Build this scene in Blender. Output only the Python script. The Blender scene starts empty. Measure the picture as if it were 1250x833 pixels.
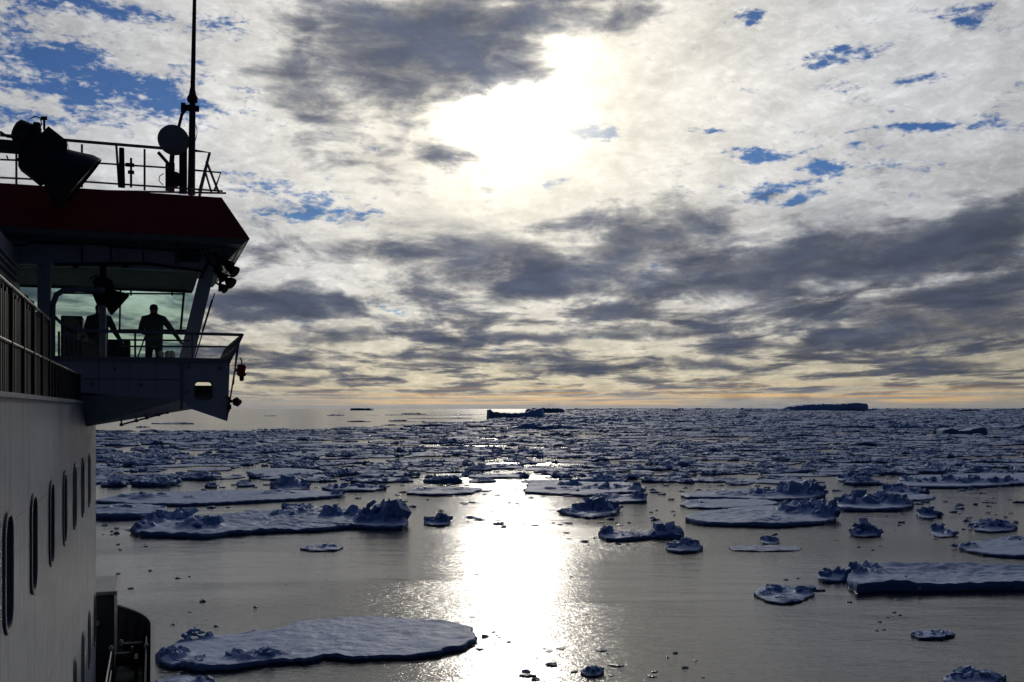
import bpy, bmesh, math, random
import numpy as np
from mathutils import Vector, Matrix, noise
from mathutils.geometry import tessellate_polygon

R = math.radians
C = bpy.context.scene.collection
SC = bpy.context.scene

# ------------------------------------------------------------------ camera
F = 1250.0                       # focal length in photo pixels (photo 1250 x 833)
HC = 16.0                        # eye height above the sea
YAW = math.atan(439 / F)         # the ship's bow direction (+Y) is left of the view
PITCH = 0.0                      # level camera, the frame is shifted up
cam = bpy.data.cameras.new('camera')
cam.sensor_width = 36.0
cam.lens = 36.0 * F / 1250.0
cam.clip_start = 0.1
cam.clip_end = 80000
cam.shift_y = 82.5 / 1250.0
camo = bpy.data.objects.new('camera', cam)
C.objects.link(camo)
camo.location = (0, 0, HC)
camo.rotation_euler = (math.pi / 2 + PITCH, 0, -YAW)
SC.camera = camo

FW = Vector((math.sin(YAW) * math.cos(PITCH), math.cos(YAW) * math.cos(PITCH), math.sin(PITCH)))
RT = Vector((math.cos(YAW), -math.sin(YAW), 0))
UP = RT.cross(FW)
def ray(px, py):
    return (FW + RT * ((px - 625) / F) + UP * ((499.0 - py) / F)).normalized()
def on_sea(px, py, z=0.0):
    d = ray(px, py)
    t = (z - HC) / d.z
    return Vector((d.x * t, d.y * t, z))
def onY(px, py, Y):
    """point of the transverse plane Y"""
    d = ray(px, py)
    t = Y / d.y
    return Vector((d.x * t, Y, HC + d.z * t))

# ------------------------------------------------------------------ node helper
class NT:
    def __init__(self, tree):
        self.t = tree
    def n(self, typ, **kw):
        nd = self.t.nodes.new(typ)
        for k, v in kw.items():
            setattr(nd, k, v)
        return nd
    def put(self, sock, v):
        if isinstance(v, S): v = v.s
        if isinstance(v, bpy.types.NodeSocket): self.t.links.new(v, sock)
        else: sock.default_value = v
    def m(self, op, a, b=None, c=None, clamp=False):
        nd = self.n('ShaderNodeMath', operation=op, use_clamp=clamp)
        self.put(nd.inputs[0], a)
        if b is not None: self.put(nd.inputs[1], b)
        if c is not None: self.put(nd.inputs[2], c)
        return S(self, nd.outputs[0])
    def vec(self, x, y, z=0.0):
        nd = self.n('ShaderNodeCombineXYZ')
        for i, v in enumerate((x, y, z)): self.put(nd.inputs[i], v)
        return nd.outputs[0]
    def noise(self, v, scale, detail=4, rough=0.55, dist=0.0, lac=2.0):
        nd = self.n('ShaderNodeTexNoise')
        nd.noise_dimensions = '3D'
        if v is not None: self.put(nd.inputs['Vector'], v)
        nd.inputs['Scale'].default_value = scale
        nd.inputs['Detail'].default_value = detail
        nd.inputs['Roughness'].default_value = rough
        nd.inputs['Lacunarity'].default_value = lac
        nd.inputs['Distortion'].default_value = dist
        return S(self, nd.outputs[0])
    def smooth(self, x, a, b, lo=0.0, hi=1.0):
        nd = self.n('ShaderNodeMapRange', interpolation_type='SMOOTHSTEP')
        self.put(nd.inputs[0], x)
        for i, v in enumerate((a, b, lo, hi)): self.put(nd.inputs[i + 1], v)
        return S(self, nd.outputs[0])
    def mixc(self, f, a, b, typ='MIX'):
        nd = self.n('ShaderNodeMix', data_type='RGBA', blend_type=typ)
        self.put(nd.inputs[0], f)
        self.put(nd.inputs[6], a)
        self.put(nd.inputs[7], b)
        return nd.outputs[2]
    def scale(self, col, f):
        nd = self.n('ShaderNodeVectorMath', operation='SCALE')
        self.put(nd.inputs[0], col); self.put(nd.inputs[3], f)
        return nd.outputs[0]
    def addv(self, a, b):
        nd = self.n('ShaderNodeVectorMath', operation='ADD')
        self.put(nd.inputs[0], a); self.put(nd.inputs[1], b)
        return nd.outputs[0]
class S:
    def __init__(self, T, s): self.T = T; self.s = s
    def __add__(self, o): return self.T.m('ADD', self, o)
    __radd__ = __add__
    def __sub__(self, o): return self.T.m('SUBTRACT', self, o)
    def __rsub__(self, o): return self.T.m('SUBTRACT', o, self)
    def __mul__(self, o): return self.T.m('MULTIPLY', self, o)
    __rmul__ = __mul__
    def __truediv__(self, o): return self.T.m('DIVIDE', self, o)
    def __rtruediv__(self, o): return self.T.m('DIVIDE', o, self)
    def exp(self): return self.T.m('EXPONENT', self)
    def pow(self, e): return self.T.m('POWER', self, e)
    def clamp(self): return self.T.m('ADD', self, 0.0, clamp=True)
    def max(self, o): return self.T.m('MAXIMUM', self, o)
    def min(self, o): return self.T.m('MINIMUM', self, o)

# ------------------------------------------------------------------ sky
SUN = ray(622, 122)
SUN_EL = math.asin(SUN.z)
SUN_AZ = math.atan2(SUN.x, SUN.y)
world = bpy.data.worlds.new("World")
SC.world = world
world.use_nodes = True
wt = world.node_tree
wt.nodes.clear()
T = NT(wt)
out = T.n('ShaderNodeOutputWorld')
bg = T.n('ShaderNodeBackground')
bg.inputs['Strength'].default_value = 0.1
wt.links.new(bg.outputs[0], out.inputs[0])
sky = T.n('ShaderNodeTexSky', sky_type='NISHITA')
sky.sun_disc = False
sky.sun_elevation = SUN_EL
sky.sun_rotation = SUN_AZ
sky.altitude = 0
sky.air_density = 1.0
sky.dust_density = 0.3
sky.ozone_density = 3.0

tc = T.n('ShaderNodeTexCoord')
sep = T.n('ShaderNodeSeparateXYZ')
T.put(sep.inputs[0], tc.outputs['Generated'])
dx, dy, dz = (S(T, sep.outputs[i]) for i in range(3))
cy, sy = math.cos(YAW), math.sin(YAW)
ax = dx * cy - dy * sy            # to the right of the bearing YAW
ay = dx * sy + dy * cy            # along it
DEG = 180 / math.pi
az = T.m('ARCTAN2', ax, ay) * DEG
el = T.m('ARCSINE', dz) * DEG
zz = dz.max(0.0) + 0.045
qx, qy = ax / zz, ay / zz         # where the view meets a flat cloud deck
def azel(px, py):
    d = ray(px, py)
    x = d.x * cy - d.y * sy; y = d.x * sy + d.y * cy
    return math.atan2(x, y) * DEG, math.asin(d.z) * DEG
PXD = 21.8
# ragged edges for the cloud banks
qv = T.vec(qx, qy * 0.8, 0.0)
wa = T.noise(T.vec(az * 0.12, el * 0.30, 3.1), 1.0, 4, 0.6)
wb = T.noise(T.vec(az * 0.12, el * 0.30, 9.7), 1.0, 4, 0.6)
wd_a = az + (wa - 0.5) * 9.0
wd_e = el + (wb - 0.5) * 3.4
def blob(px, py, wx, wy, amp):
    a, e = azel(px, py)
    u = (wd_a - a) * (PXD / wx)
    v = (wd_e - e) * (PXD / wy)
    return ((u * u + v * v) * -1.0).exp() * amp
def blobs(lst):
    s = None
    for b in lst:
        x = blob(*b)
        s = x if s is None else s + x
    return s

# fine structure of the deck
f1 = T.noise(T.vec(qx * 0.55, qy * 0.55, 1.3), 1.0, 7, 0.58, 0.25)
f2 = T.noise(T.vec(qx * 3.4, qy * 1.5, 5.2), 1.0, 6, 0.60, 0.5)
f3 = T.noise(T.vec(az * 0.30, el * 0.62, 2.2), 1.0, 7, 0.60, 0.5)
f4 = T.noise(T.vec(az * 0.20 + el * 0.05, el * 0.95, 8.8), 1.0, 4, 0.55, 0.4)

# small cloudlets of the high deck
n5 = T.noise(T.vec(az * .55 + el * .12, el * 1.15, 3.3), 1.0, 5, 0.62, 0.6)
n6 = T.noise(T.vec(az * 1.6 + el * .3, el * 2.9, 6.3), 1.0, 4, 0.6, 0.5)
puff = T.m('ABSOLUTE', n5 - .5) * -3.2 + T.m('ABSOLUTE', n6 - .5) * -1.5 + .42
# angle from the sun
dsn = T.n('ShaderNodeVectorMath', operation='DOT_PRODUCT')
T.put(dsn.inputs[0], tc.outputs['Generated'])
dsn.inputs[1].default_value = tuple(SUN)
cth = S(T, dsn.outputs['Value'])
th = T.m('ARCCOSINE', cth.min(1.0)) * DEG
core = ((th / 3.0).pow(2.0) * -1.0).exp() * 1.9
halo = ((th / 8.5) * -1.0).exp() * .55
wide = ((th / 38.0).pow(2.0) * -1.0).exp() * 0.62

# high white deck, brighter near the sun
hi_l = (wide + halo + 0.05) * (1.10 + (f2 - 0.5) * .9 + (f3 - 0.5) * .8 + (n6 - .5) * .35 - (puff * .30) * T.smooth(th, 5.0, 14.0, .3, 1.0)) + core
hi_l = hi_l.max(0.02)
lowwarm = T.smooth(el, 0.0, 8.0, 1.0, 0.0)
hi_c = T.mixc(lowwarm, T.mixc(T.smooth(th, 3.0, 22.0), (1.0, 0.94, 0.80, 1), (.97, 0.98, 1.0, 1)), (1.0, 0.88, 0.62, 1))
high = T.scale(hi_c, hi_l)

# openings to the blue
GAPS = [(130, 14, 140, 17, 1.3), (30, 62, 100, 16, 1.1), (120, 100, 120, 18, 1.25), (60, 135, 90, 14, .8), (185, 112, 40, 20, .4), (20, 25, 60, 16, .6), (250, 85, 20, 10, .5), (350, 243, 75, 18, 1.0),
        (440, 262, 55, 13, .75), (470, 368, 40, 16, .55), (735, 168, 34, 7, 1.2), (655, 224, 30, 7, 1.1),
        (560, 195, 12, 5, 1.0), (652, 192, 14, 5, 1.0),
        (920, 20, 22, 10, 1.2), (1178, 35, 32, 15, 1.2), (1030, 68, 40, 8, 1.2), (1085, 100, 40, 8, 1.0), (1120, 154, 70, 8, 1.25),
        (930, 187, 35, 9, 1.3), (885, 162, 24, 6, 1.1), (996, 212, 30, 8, 1.3), (925, 228, 60, 8, .9), (1080, 213, 40, 12, .95),
        (975, 239, 20, 6, 1.2), (1225, 128, 25, 14, .8), (1060, 185, 20, 8, .9)]
gn2 = T.noise(T.vec(az * 1.9, el * 3.6, 7.4), 1.0, 4, 0.6, 0.3)
gn = T.noise(T.vec(az * 0.42, el * 1.35, 4.4), 1.0, 6, 0.62, 0.5)
gap = T.smooth(blobs(GAPS) + (gn - 0.5) * 2.8 + (f2 - .5) * 1.2 + (gn2 - .5) * 1.7 + puff * .35, 0.44, 1.25)
front = T.smooth(ay, -0.2, 0.3)
gap = gap.max(T.smooth(el + (f1 - .5) * 40, 36.0, 56.0) * .9).clamp()
sky_c = T.mixc(1.0, T.scale(sky.outputs[0], 0.29), (0.32, 0.76, 1.50, 1), 'MULTIPLY')
high10 = T.scale(high, 10.0)
lay1 = T.mixc(gap * 0.95 * T.smooth(th, 2.0, 11.0, .35, 1.0), high10, sky_c)

# low dark banks, optical depth
BANKS = [(470, 58, 120, 70, 1.7), (600, 30, 60, 30, .6), (250, 30, 70, 60, -1.2), (215, 150, 90, 60, -.8), (960, 130, 240, 70, -.8), (1080, 60, 150, 50, -.6), (590, 60, 70, 45, 1.3), (720, 5, 90, 28, 1.3), (500, 195, 95, 22, .75), (330, 150, 70, 40, .4),
         (740, 285, 100, 36, 1.35), (860, 262, 70, 30, .9), (1000, 315, 180, 32, 1.6), (1190, 275, 110, 34, 1.2), (880, 348, 140, 18, 1.4), (1060, 350, 120, 7, -.9), (1170, 335, 60, 12, -.8),
         (1240, 330, 90, 60, .9), (645, 342, 52, 15, 1.6), (320, 365, 80, 22, 1.5), (400, 372, 55, 15, .9), (455, 322, 60, 16, .8), (350, 300, 70, 22, .6),
         (1100, 375, 180, 20, 1.0), (560, 320, 60, 14, .7), (470, 410, 120, 9, 1.0), (760, 405, 110, 10, 1.2), (960, 420, 150, 10, 1.2), (330, 438, 90, 8, 1.2),
         (1030, 430, 90, 9, 1.2), (610, 410, 60, 7, 1.4), (540, 440, 110, 7, 1.0), (700, 450, 130, 7, 1.2), (1180, 400, 100, 14, 1.2), (1200, 445, 90, 9, 1.0),
         (880, 455, 120, 6, 1.0), (430, 462, 150, 6, .9), (1050, 340, 100, 14, 1.0)]
bk = blobs(BANKS)
streak = T.noise(T.vec(qx * 1.15, qy * 0.62, 6.1), 1.0, 6, 0.60, 0.35)
stw = T.smooth(el, 0.3, 1.2) * T.smooth(el, 6.5, 12.0, 1.0, 0.0)
band = T.smooth(streak, 0.42, 0.66) * stw * 1.5
cn = (f3 - .5) * 2.0 + (f4 - .5) * 1.3 + (f1 - .5) * 0.8 + (n5 - .5) * .6
dd = T.smooth(bk * 0.60 + cn * .95, 0.12, 0.9) * 1.1 + T.smooth(bk * 0.60 + cn * 1.3, 0.6, 2.0) * 1.8
dd = dd + T.smooth(streak + (f3 - .5) * .25, 0.45, 0.66) * stw * 1.9
# unseen dark cloud deck, added behind the camera to dim faces turned that way
rear = T.smooth(ay, -0.1, 0.6, 1.0, 0.0)
dd = dd * T.smooth(el, 30.0, 50.0, 1.0, .25) + rear * 3.0 * T.smooth(el, 32.0, 58.0, 1.0, 0.10)
trans = (dd * -1.55).exp()
amb = 0.050 + ((th / 22.0) * -1.0).exp() * 0.10
amb = amb * T.smooth(ay, -0.3, 0.75, 0.36, 1.0)
amb_c = T.mixc(front, (0.32, 0.55, 1.25, 1), (0.70, 0.84, 1.28, 1))
dark10 = T.scale(amb_c, amb * 10.0 * (1.0 + (f2 - .5) * 1.1 + (f3 - .5) * 1.2).max(.3))
lay2 = T.mixc(trans, dark10, lay1)
# the strip just above the sea: grey veil with thin warm streaks
hzn = T.noise(T.vec(az * 0.10, el * 5.5, 1.1), 1.0, 5, 0.6)
warm = T.smooth(hzn, 0.42, 0.62) * T.smooth(el, 0.05, 0.5) * T.smooth(el, 1.1, 2.2, 1.0, 0.0) * T.smooth(T.m('ABSOLUTE', az - 8.0), 12.0, 24.0, 1.0, 0.15)
veil = T.smooth(el, -0.2, 1.9, 1.0, 0.0) * 0.85
veil_l = 0.19 + ((th / 14.0) * -1.0).exp() * 0.35
veil_c = T.mixc(warm, (0.88, 0.90, 1.0, 1), (3.1, 1.80, 0.65, 1))
lay3 = T.mixc(veil * T.smooth(ay, -.2, .4, .4, 1.), lay2, T.scale(veil_c, veil_l * 10.0))
T.put(bg.inputs[0], lay3)
world.cycles.sampling_method = 'MANUAL'
world.cycles.sample_map_resolution = 1024

sun = bpy.data.lights.new('sun', 'SUN')
sun.energy = 0.5
sun.angle = R(5)
sun.color = (1.0, 0.93, 0.82)
suno = bpy.data.objects.new('sun', sun)
C.objects.link(suno)
suno.rotation_euler = SUN.to_track_quat('Z', 'Y').to_euler()
suno.location = (0, 60, 80)

vs = SC.view_settings
SC.display_settings.display_device = 'sRGB'
vs.view_transform = 'Standard'
vs.look = 'None'
vs.exposure = 0.0
vs.gamma = 1.0
vs.use_curve_mapping = False
SC.cycles.max_bounces = 6
SC.cycles.diffuse_bounces = 3
SC.cycles.glossy_bounces = 4
SC.cycles.transmission_bounces = 6
SC.cycles.sample_clamp_indirect = 8.0
SC.cycles.caustics_reflective = False
SC.cycles.caustics_refractive = False

# ------------------------------------------------------------------ materials
def mat(name, col=(.5, .5, .5), rough=0.5, metal=0.0, spec=0.5):
    m = bpy.data.materials.new(name)
    m.use_nodes = True
    b = m.node_tree.nodes['Principled BSDF']
    b.inputs['Base Color'].default_value = (*col, 1)
    b.inputs['Roughness'].default_value = rough
    b.inputs['Metallic'].default_value = metal
    b.inputs['Specular IOR Level'].default_value = spec
    return m
def painted(name, col, col2, rough=0.45, streak_amt=0.35, seams=None, bump=0.0):
    """painted steel with dirt runs and slight plate waviness"""
    m = mat(name, col, rough)
    T = NT(m.node_tree); b = m.node_tree.nodes['Principled BSDF']
    g = T.n('ShaderNodeTexCoord')
    sp = T.n('ShaderNodeSeparateXYZ'); T.put(sp.inputs[0], g.outputs['Object'])
    x, y, z = (S(T, sp.outputs[i]) for i in range(3))
    runs = T.noise(T.vec(x * 5, y * 5, z * 0.35), 1.0, 5, .65)
    spots = T.noise(g.outputs['Object'], 2.3, 6, .7)
    f = (T.smooth(runs, .48, .75) * streak_amt + T.smooth(spots, .55, .8) * streak_amt * .6).clamp()
    c = T.mixc(f, (*col, 1), (*col2, 1))
    if seams:
        k = T.m('FRACT', (y + 100.0) / seams)
        line = T.smooth(T.m('ABSOLUTE', k - .5), 0.006, 0.012, 1.0, 0.0)
        k2 = T.m('FRACT', (z + 100.0) / 2.37)
        line = line.max(T.smooth(T.m('ABSOLUTE', k2 - .5), 0.004, 0.008, 1.0, 0.0))
        c = T.mixc(line * .7, c, (*col2, 1))
    T.put(b.inputs['Base Color'], c)
    T.put(b.inputs['Roughness'], rough + (spots - .5) * .3)
    bp = T.n('ShaderNodeBump'); bp.inputs['Distance'].default_value = 0.02
    bp.inputs['Strength'].default_value = 0.35
    wav = T.noise(g.outputs['Object'], 1.1, 3, .5)
    h = wav + spots * .1
    if seams: h = h - line * .3
    T.put(bp.inputs['Height'], h)
    T.put(b.inputs['Normal'], bp.outputs[0])
    return m
M = {}
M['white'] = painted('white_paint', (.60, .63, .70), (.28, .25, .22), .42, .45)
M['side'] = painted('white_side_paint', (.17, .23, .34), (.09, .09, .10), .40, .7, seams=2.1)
M['red'] = painted('red_paint', (.34, .022, .018), (.12, .02, .015), .5, .4)
M['hullred'] = painted('hull_paint', (.16, .015, .013), (.16, .05, .03), .5, .5, seams=3.0)
M['black'] = painted('black_paint', (.018, .018, .02), (.04, .035, .03), .55, .3)
M['dark'] = painted('dark_grey_paint', (.06, .065, .075), (.10, .08, .06), .6, .4)
M['grey'] = painted('grey_paint', (.28, .29, .31), (.15, .13, .11), .5, .4)
M['deck'] = painted('deck_paint', (.05, .085, .07), (.09, .07, .05), .75, .5)
M['steel'] = painted('steel', (.35, .35, .36), (.16, .11, .08), .35, .4)
M['canvas'] = painted('canvas', (.30, .31, .33), (.14, .13, .12), .85, .6)
M['rubber'] = mat('rubber', (.02, .02, .02), .7)
M['skin'] = mat('skin', (.45, .27, .20), .55)
M['hair'] = mat('hair', (.04, .025, .015), .6)
M['jacket'] = mat('jacket', (.045, .05, .06), .85)
M['sweater'] = mat('sweater', (.09, .10, .085), .85)
M['trousers'] = mat('trousers', (.02, .022, .03), .85)
M['buoy'] = mat('red_plastic', (.55, .035, .02), .4)
M['paper'] = mat('white_plastic', (.75, .75, .74), .5)
lens = mat('lamp_glass', (.55, .55, .5), .15, 0.0, .8)
M['lens'] = lens
def glass(name, col):
    m = bpy.data.materials.new(name); m.use_nodes = True
    t = m.node_tree; t.nodes.clear(); T = NT(t)
    o = T.n('ShaderNodeOutputMaterial')
    tr = T.n('ShaderNodeBsdfTransparent'); tr.inputs[0].default_value = (*col, 1)
    gl = T.n('ShaderNodeBsdfGlossy'); gl.inputs['Roughness'].default_value = 0.02
    fr = T.n('ShaderNodeFresnel'); fr.inputs['IOR'].default_value = 1.45
    mx = T.n('ShaderNodeMixShader')
    t.links.new(fr.outputs[0], mx.inputs[0]); t.links.new(tr.outputs[0], mx.inputs[1]); t.links.new(gl.outputs[0], mx.inputs[2])
    t.links.new(mx.outputs[0], o.inputs[0])
    return m
M['dark'].node_tree.nodes['Principled BSDF'].inputs['Specular IOR Level'].default_value = .2
M['glass'] = glass('bridge_glass', (.90, .98, .945))
dk = mat('cabin_glass', (.012, .016, .022), .06, 0, .6)
M['darkglass'] = dk

# sea
def sea_material():
    m = mat('sea_water', (.008, .024, .042), .05)
    T = NT(m.node_tree); b = m.node_tree.nodes['Principled BSDF']
    b.inputs['IOR'].default_value = 1.38
    g = T.n('ShaderNodeNewGeometry')
    sp = T.n('ShaderNodeSeparateXYZ'); T.put(sp.inputs[0], g.outputs['Position'])
    x, y = S(T, sp.outputs[0]), S(T, sp.outputs[1])
    u = x * cy - y * sy; v = x * sy + y * cy
    big = T.noise(T.vec(u * .012, v * .022, 0.7), 1.0, 4, .55, .6)
    def patch(cu, cv, ru, rv, amp=1.0):
        a = (u - cu + (big - .5) * 30.0) / ru; b_ = (v - cv + (big - .5) * 18.0) / rv
        return ((a * a + b_ * b_) * -1.0).exp() * amp
    ripple = (T.smooth(big, .52, .66) * .6 + patch(27, 122, 24, 13) + patch(2, 131, 13, 6, .8) + patch(60, 118, 30, 14, .7)).clamp()
    ripple = ripple * T.smooth(v, 60.0, 100.0, .3, 1.0)
    rp = T.noise(T.vec(u * 1.5, v * 2.6, 0), 1.0, 3, .6, .3)
    fine = T.noise(T.vec(u * 6.0, v * 8.0, 4), 1.0, 2, .5)
    swell = T.noise(T.vec(u * .12, v * .30, 2), 1.0, 3, .5, .2)
    h = swell * .10 + rp * (.020 + ripple * .11) + T.noise(T.vec(u * .45, v * 1.0, 7), 1.0, 3, .6, .4) * ripple * .22 + fine * (.016 + ripple * .012)
    bp = T.n('ShaderNodeBump'); bp.inputs['Distance'].default_value = 1.0
    bp.inputs['Strength'].default_value = 1.0
    T.put(bp.inputs['Height'], h)
    T.put(b.inputs['Normal'], bp.outputs[0])
    T.put(b.inputs['Roughness'], .11 + ripple * .16)
    return m
M['sea'] = sea_material()

def ice_material(name, snow, ice):
    m = mat(name, snow, .55, spec=.25)
    T = NT(m.node_tree); b = m.node_tree.nodes['Principled BSDF']
    g = T.n('ShaderNodeNewGeometry')
    sn = T.n('ShaderNodeSeparateXYZ'); T.put(sn.inputs[0], g.outputs['Normal'])
    sp = T.n('ShaderNodeSeparateXYZ'); T.put(sp.inputs[0], g.outputs['Position'])
    nz, pz = S(T, sn.outputs[2]), S(T, sp.outputs[2])
    n1 = T.noise(g.outputs['Position'], .5, 6, .65)
    n2 = T.noise(g.outputs['Position'], 2.6, 5, .6)
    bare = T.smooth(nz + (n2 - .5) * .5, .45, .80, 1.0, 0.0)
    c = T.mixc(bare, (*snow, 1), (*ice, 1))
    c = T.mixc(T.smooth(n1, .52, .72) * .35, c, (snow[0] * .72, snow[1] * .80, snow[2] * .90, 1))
    wet = T.smooth(pz + (n2 - .5) * .18, .02, .16, 1.0, 0.0)
    c = T.mixc(wet, c, (.05, .13, .18, 1))
    T.put(b.inputs['Base Color'], c)
    T.put(b.inputs['Roughness'], .62 - wet * .42 + (n1 - .5) * .3)
    bp = T.n('ShaderNodeBump'); bp.inputs['Distance'].default_value = .35
    bp.inputs['Strength'].default_value = .45
    T.put(bp.inputs['Height'], n2 * .4 + n1 * .5)
    T.put(b.inputs['Normal'], bp.outputs[0])
    return m
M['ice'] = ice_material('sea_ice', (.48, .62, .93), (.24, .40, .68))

# ------------------------------------------------------------------ mesh helpers
def link(o, parent=None):
    C.objects.link(o)
    if parent is not None: o.parent = parent
    return o
def tag(o, label=None, cat=None, group=None, kind=None):
    if label: o['label'] = label
    if cat: o['category'] = cat
    if group: o['group'] = group
    if kind: o['kind'] = kind
    return o
def empty(name, loc=(0, 0, 0)):
    o = bpy.data.objects.new(name, None)
    o.location = loc; o.empty_display_size = .3
    return link(o)
class MB:
    """collects shapes (world coordinates) for one mesh object"""
    def __init__(self): self.v = []; self.f = []; self.mi = []
    def add(self, vs, fs, mi=0):
        k = len(self.v)
        self.v += [tuple(p) for p in vs]
        self.f += [tuple(i + k for i in f) for f in fs]
        self.mi += [mi] * len(fs)
        return self
    def box(self, a, b, mi=0, bev=0.0):
        (x0, y0, z0), (x1, y1, z1) = a, b
        x0, x1 = sorted((x0, x1)); y0, y1 = sorted((y0, y1)); z0, z1 = sorted((z0, z1))
        vs = [(x0, y0, z0), (x1, y0, z0), (x1, y1, z0), (x0, y1, z0), (x0, y0, z1), (x1, y0, z1), (x1, y1, z1), (x0, y1, z1)]
        return self.add(vs, [(0, 3, 2, 1), (4, 5, 6, 7), (0, 1, 5, 4), (1, 2, 6, 5), (2, 3, 7, 6), (3, 0, 4, 7)], mi)
    def hexa(self, lo, hi, mi=0):
        """two quads joined"""
        return self.add(list(lo) + list(hi), [(0, 3, 2, 1), (4, 5, 6, 7), (0, 1, 5, 4), (1, 2, 6, 5), (2, 3, 7, 6), (3, 0, 4, 7)], mi)
    def tube(self, pts, r, n=8, mi=0, r2=None, caps=True):
        pts = [Vector(p) for p in pts]
        rs = r if isinstance(r, (list, tuple)) else [r + ((r2 if r2 is not None else r) - r) * i / max(1, len(pts) - 1) for i in range(len(pts))]
        vs = []; fs = []; prev = None
        for i, p in enumerate(pts):
            a = pts[max(i - 1, 0)]; b = pts[min(i + 1, len(pts) - 1)]
            d = (b - a).normalized()
            ref = prev if prev is not None else (Vector((0, 0, 1)) if abs(d.z) < .9 else Vector((1, 0, 0)))
            s = d.cross(ref).normalized(); t = s.cross(d).normalized(); prev = t
            for k in range(n):
                an = 2 * math.pi * k / n
                vs.append(p + (s * math.cos(an) + t * math.sin(an)) * rs[i])
        for i in range(len(pts) - 1):
            for k in range(n):
                k2 = (k + 1) % n
                fs.append((i * n + k, i * n + k2, (i + 1) * n + k2, (i + 1) * n + k))
        if caps:
            fs.append(tuple(range(n - 1, -1, -1))); fs.append(tuple(range((len(pts) - 1) * n, len(pts) * n)))
        return self.add(vs, fs, mi)
    def lathe(self, base, axis, prof, n=24, mi=0):
        """prof: (distance along axis, radius)"""
        base = Vector(base); d = Vector(axis).normalized()
        ref = Vector((0, 0, 1)) if abs(d.z) < .9 else Vector((1, 0, 0))
        s = d.cross(ref).normalized(); t = s.cross(d)
        vs = []; fs = []
        for (h, r) in prof:
            for k in range(n):
                an = 2 * math.pi * k / n
                vs.append(base + d * h + (s * math.cos(an) + t * math.sin(an)) * max(r, 1e-4))
        for i in range(len(prof) - 1):
            for k in range(n):
                k2 = (k + 1) % n
                fs.append((i * n + k, i * n + k2, (i + 1) * n + k2, (i + 1) * n + k))
        return self.add(vs, fs, mi)
    def plate(self, outer, holes, o, ux, uy, th, mi=0):
        """flat plate with holes: 2D loops, origin o, axes ux uy, thickness th along ux x uy"""
        o, ux, uy = Vector(o), Vector(ux), Vector(uy)
        nn = ux.cross(uy).normalized() * th
        loops = [outer] + holes
        polys = [[Vector((a, b, 0)) for a, b in L] for L in loops]
        tris = tessellate_polygon(polys)
        flat = [p for L in loops for p in L]
        n = len(flat)
        vs = [o + ux * a + uy * b for a, b in flat] + [o + ux * a + uy * b + nn for a, b in flat]
        fs = [tuple(t) for t in tris] + [tuple(i + n for i in reversed(t)) for t in tris]
        k = 0
        for L in loops:
            m = len(L)
            for i in range(m):
                j = (i + 1) % m
                fs.append((k + i, k + j, k + j + n, k + i + n))
            k += m
        return self.add(vs, fs, mi)
    def build(self, name, material, parent=None, smooth=False, bevel=0.0):
        me = bpy.data.meshes.new(name)
        off = Vector((0, 0, 0))
        if parent is not None:
            p = parent
            while p is not None: off = off + p.location; p = p.parent
        me.from_pydata([tuple(Vector(v) - off) for v in self.v], [], self.f)
        for mm in (material if isinstance(material, (list, tuple)) else [material]): me.materials.append(mm)
        me.polygons.foreach_set('material_index', self.mi)
        bm = bmesh.new(); bm.from_mesh(me)
        bmesh.ops.recalc_face_normals(bm, faces=bm.faces)
        bm.to_mesh(me); bm.free()
        if smooth:
            me.polygons.foreach_set('use_smooth', [True] * len(me.polygons))
            me.set_sharp_from_angle(angle=R(38))
        o = bpy.data.objects.new(name, me)
        link(o, parent)
        if bevel:
            b = o.modifiers.new('bevel', 'BEVEL'); b.width = bevel; b.segments = 2; b.limit_method = 'ANGLE'; b.angle_limit = R(40)
        return o
def rrect(x0, x1, y0, y1, r, n=5):
    pts = []
    for cx, cyy, a0 in ((x1 - r, y0 + r, -90), (x1 - r, y1 - r, 0), (x0 + r, y1 - r, 90), (x0 + r, y0 + r, 180)):
        for i in range(n + 1):
            a = R(a0 + 90 * i / n)
            pts.append((cx + r * math.cos(a), cyy + r * math.sin(a)))
    return pts
def child_empty(name, parent):
    o = bpy.data.objects.new(name, None); o.empty_display_size = .2
    return link(o, parent)

# ------------------------------------------------------------------ the sea
bm = bmesh.new()
bmesh.ops.create_circle(bm, cap_ends=True, segments=96, radius=45000)
me = bpy.data.meshes.new('water'); bm.to_mesh(me); bm.free()
me.materials.append(M['sea'])
tag(link(bpy.data.objects.new('water', me)), kind='structure')

# ------------------------------------------------------------------ the ship
ship = empty('ship', (-8, 10, 0))
tag(ship, 'white and red icebreaker whose side wall and bridge wing fill the left edge', 'ship')
D = 1.23                         # side wall of the deckhouse at X = -D
Z0 = HC
YB = 21.0                        # aft face of the bridge
XW = -D
# long side wall with portlights
WEND = 25.45
mb = MB()
rows = []
def wy(px):                      # Y on the wall for a photo column
    d = ray(px, 600); return -D / d.x * d.y
ws = [(8.29 + 1.70 * i) * D for i in range(-4, 7)]
low = [(8.29 + 1.70 * i) * D for i in range(-4, 8)]
top_z0, top_z1 = Z0 - 1.99, Z0 - .95
low_z0, low_z1 = Z0 - 5.30, Z0 - 4.20
holes = [rrect(y - .27, y + .27, top_z0, top_z1, .22) for y in ws] + [rrect(y - .26, y + .26, low_z0, low_z1, .21) for y in low]
wall_top = Z0 + .14
mb.plate([(-14, Z0 - 6.72), (WEND, Z0 - 6.72), (WEND, wall_top), (-14, wall_top)], holes, (XW, 0, 0), (0, 1, 0), (0, 0, 1), -.12)
mb.plate([(-14 - XW, 0), (0, 0)], [], (0, 0, 0), (1, 0, 0), (0, 1, 0), 0) if False else None
side = mb.build('side_wall', M['side'], ship)
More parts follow.
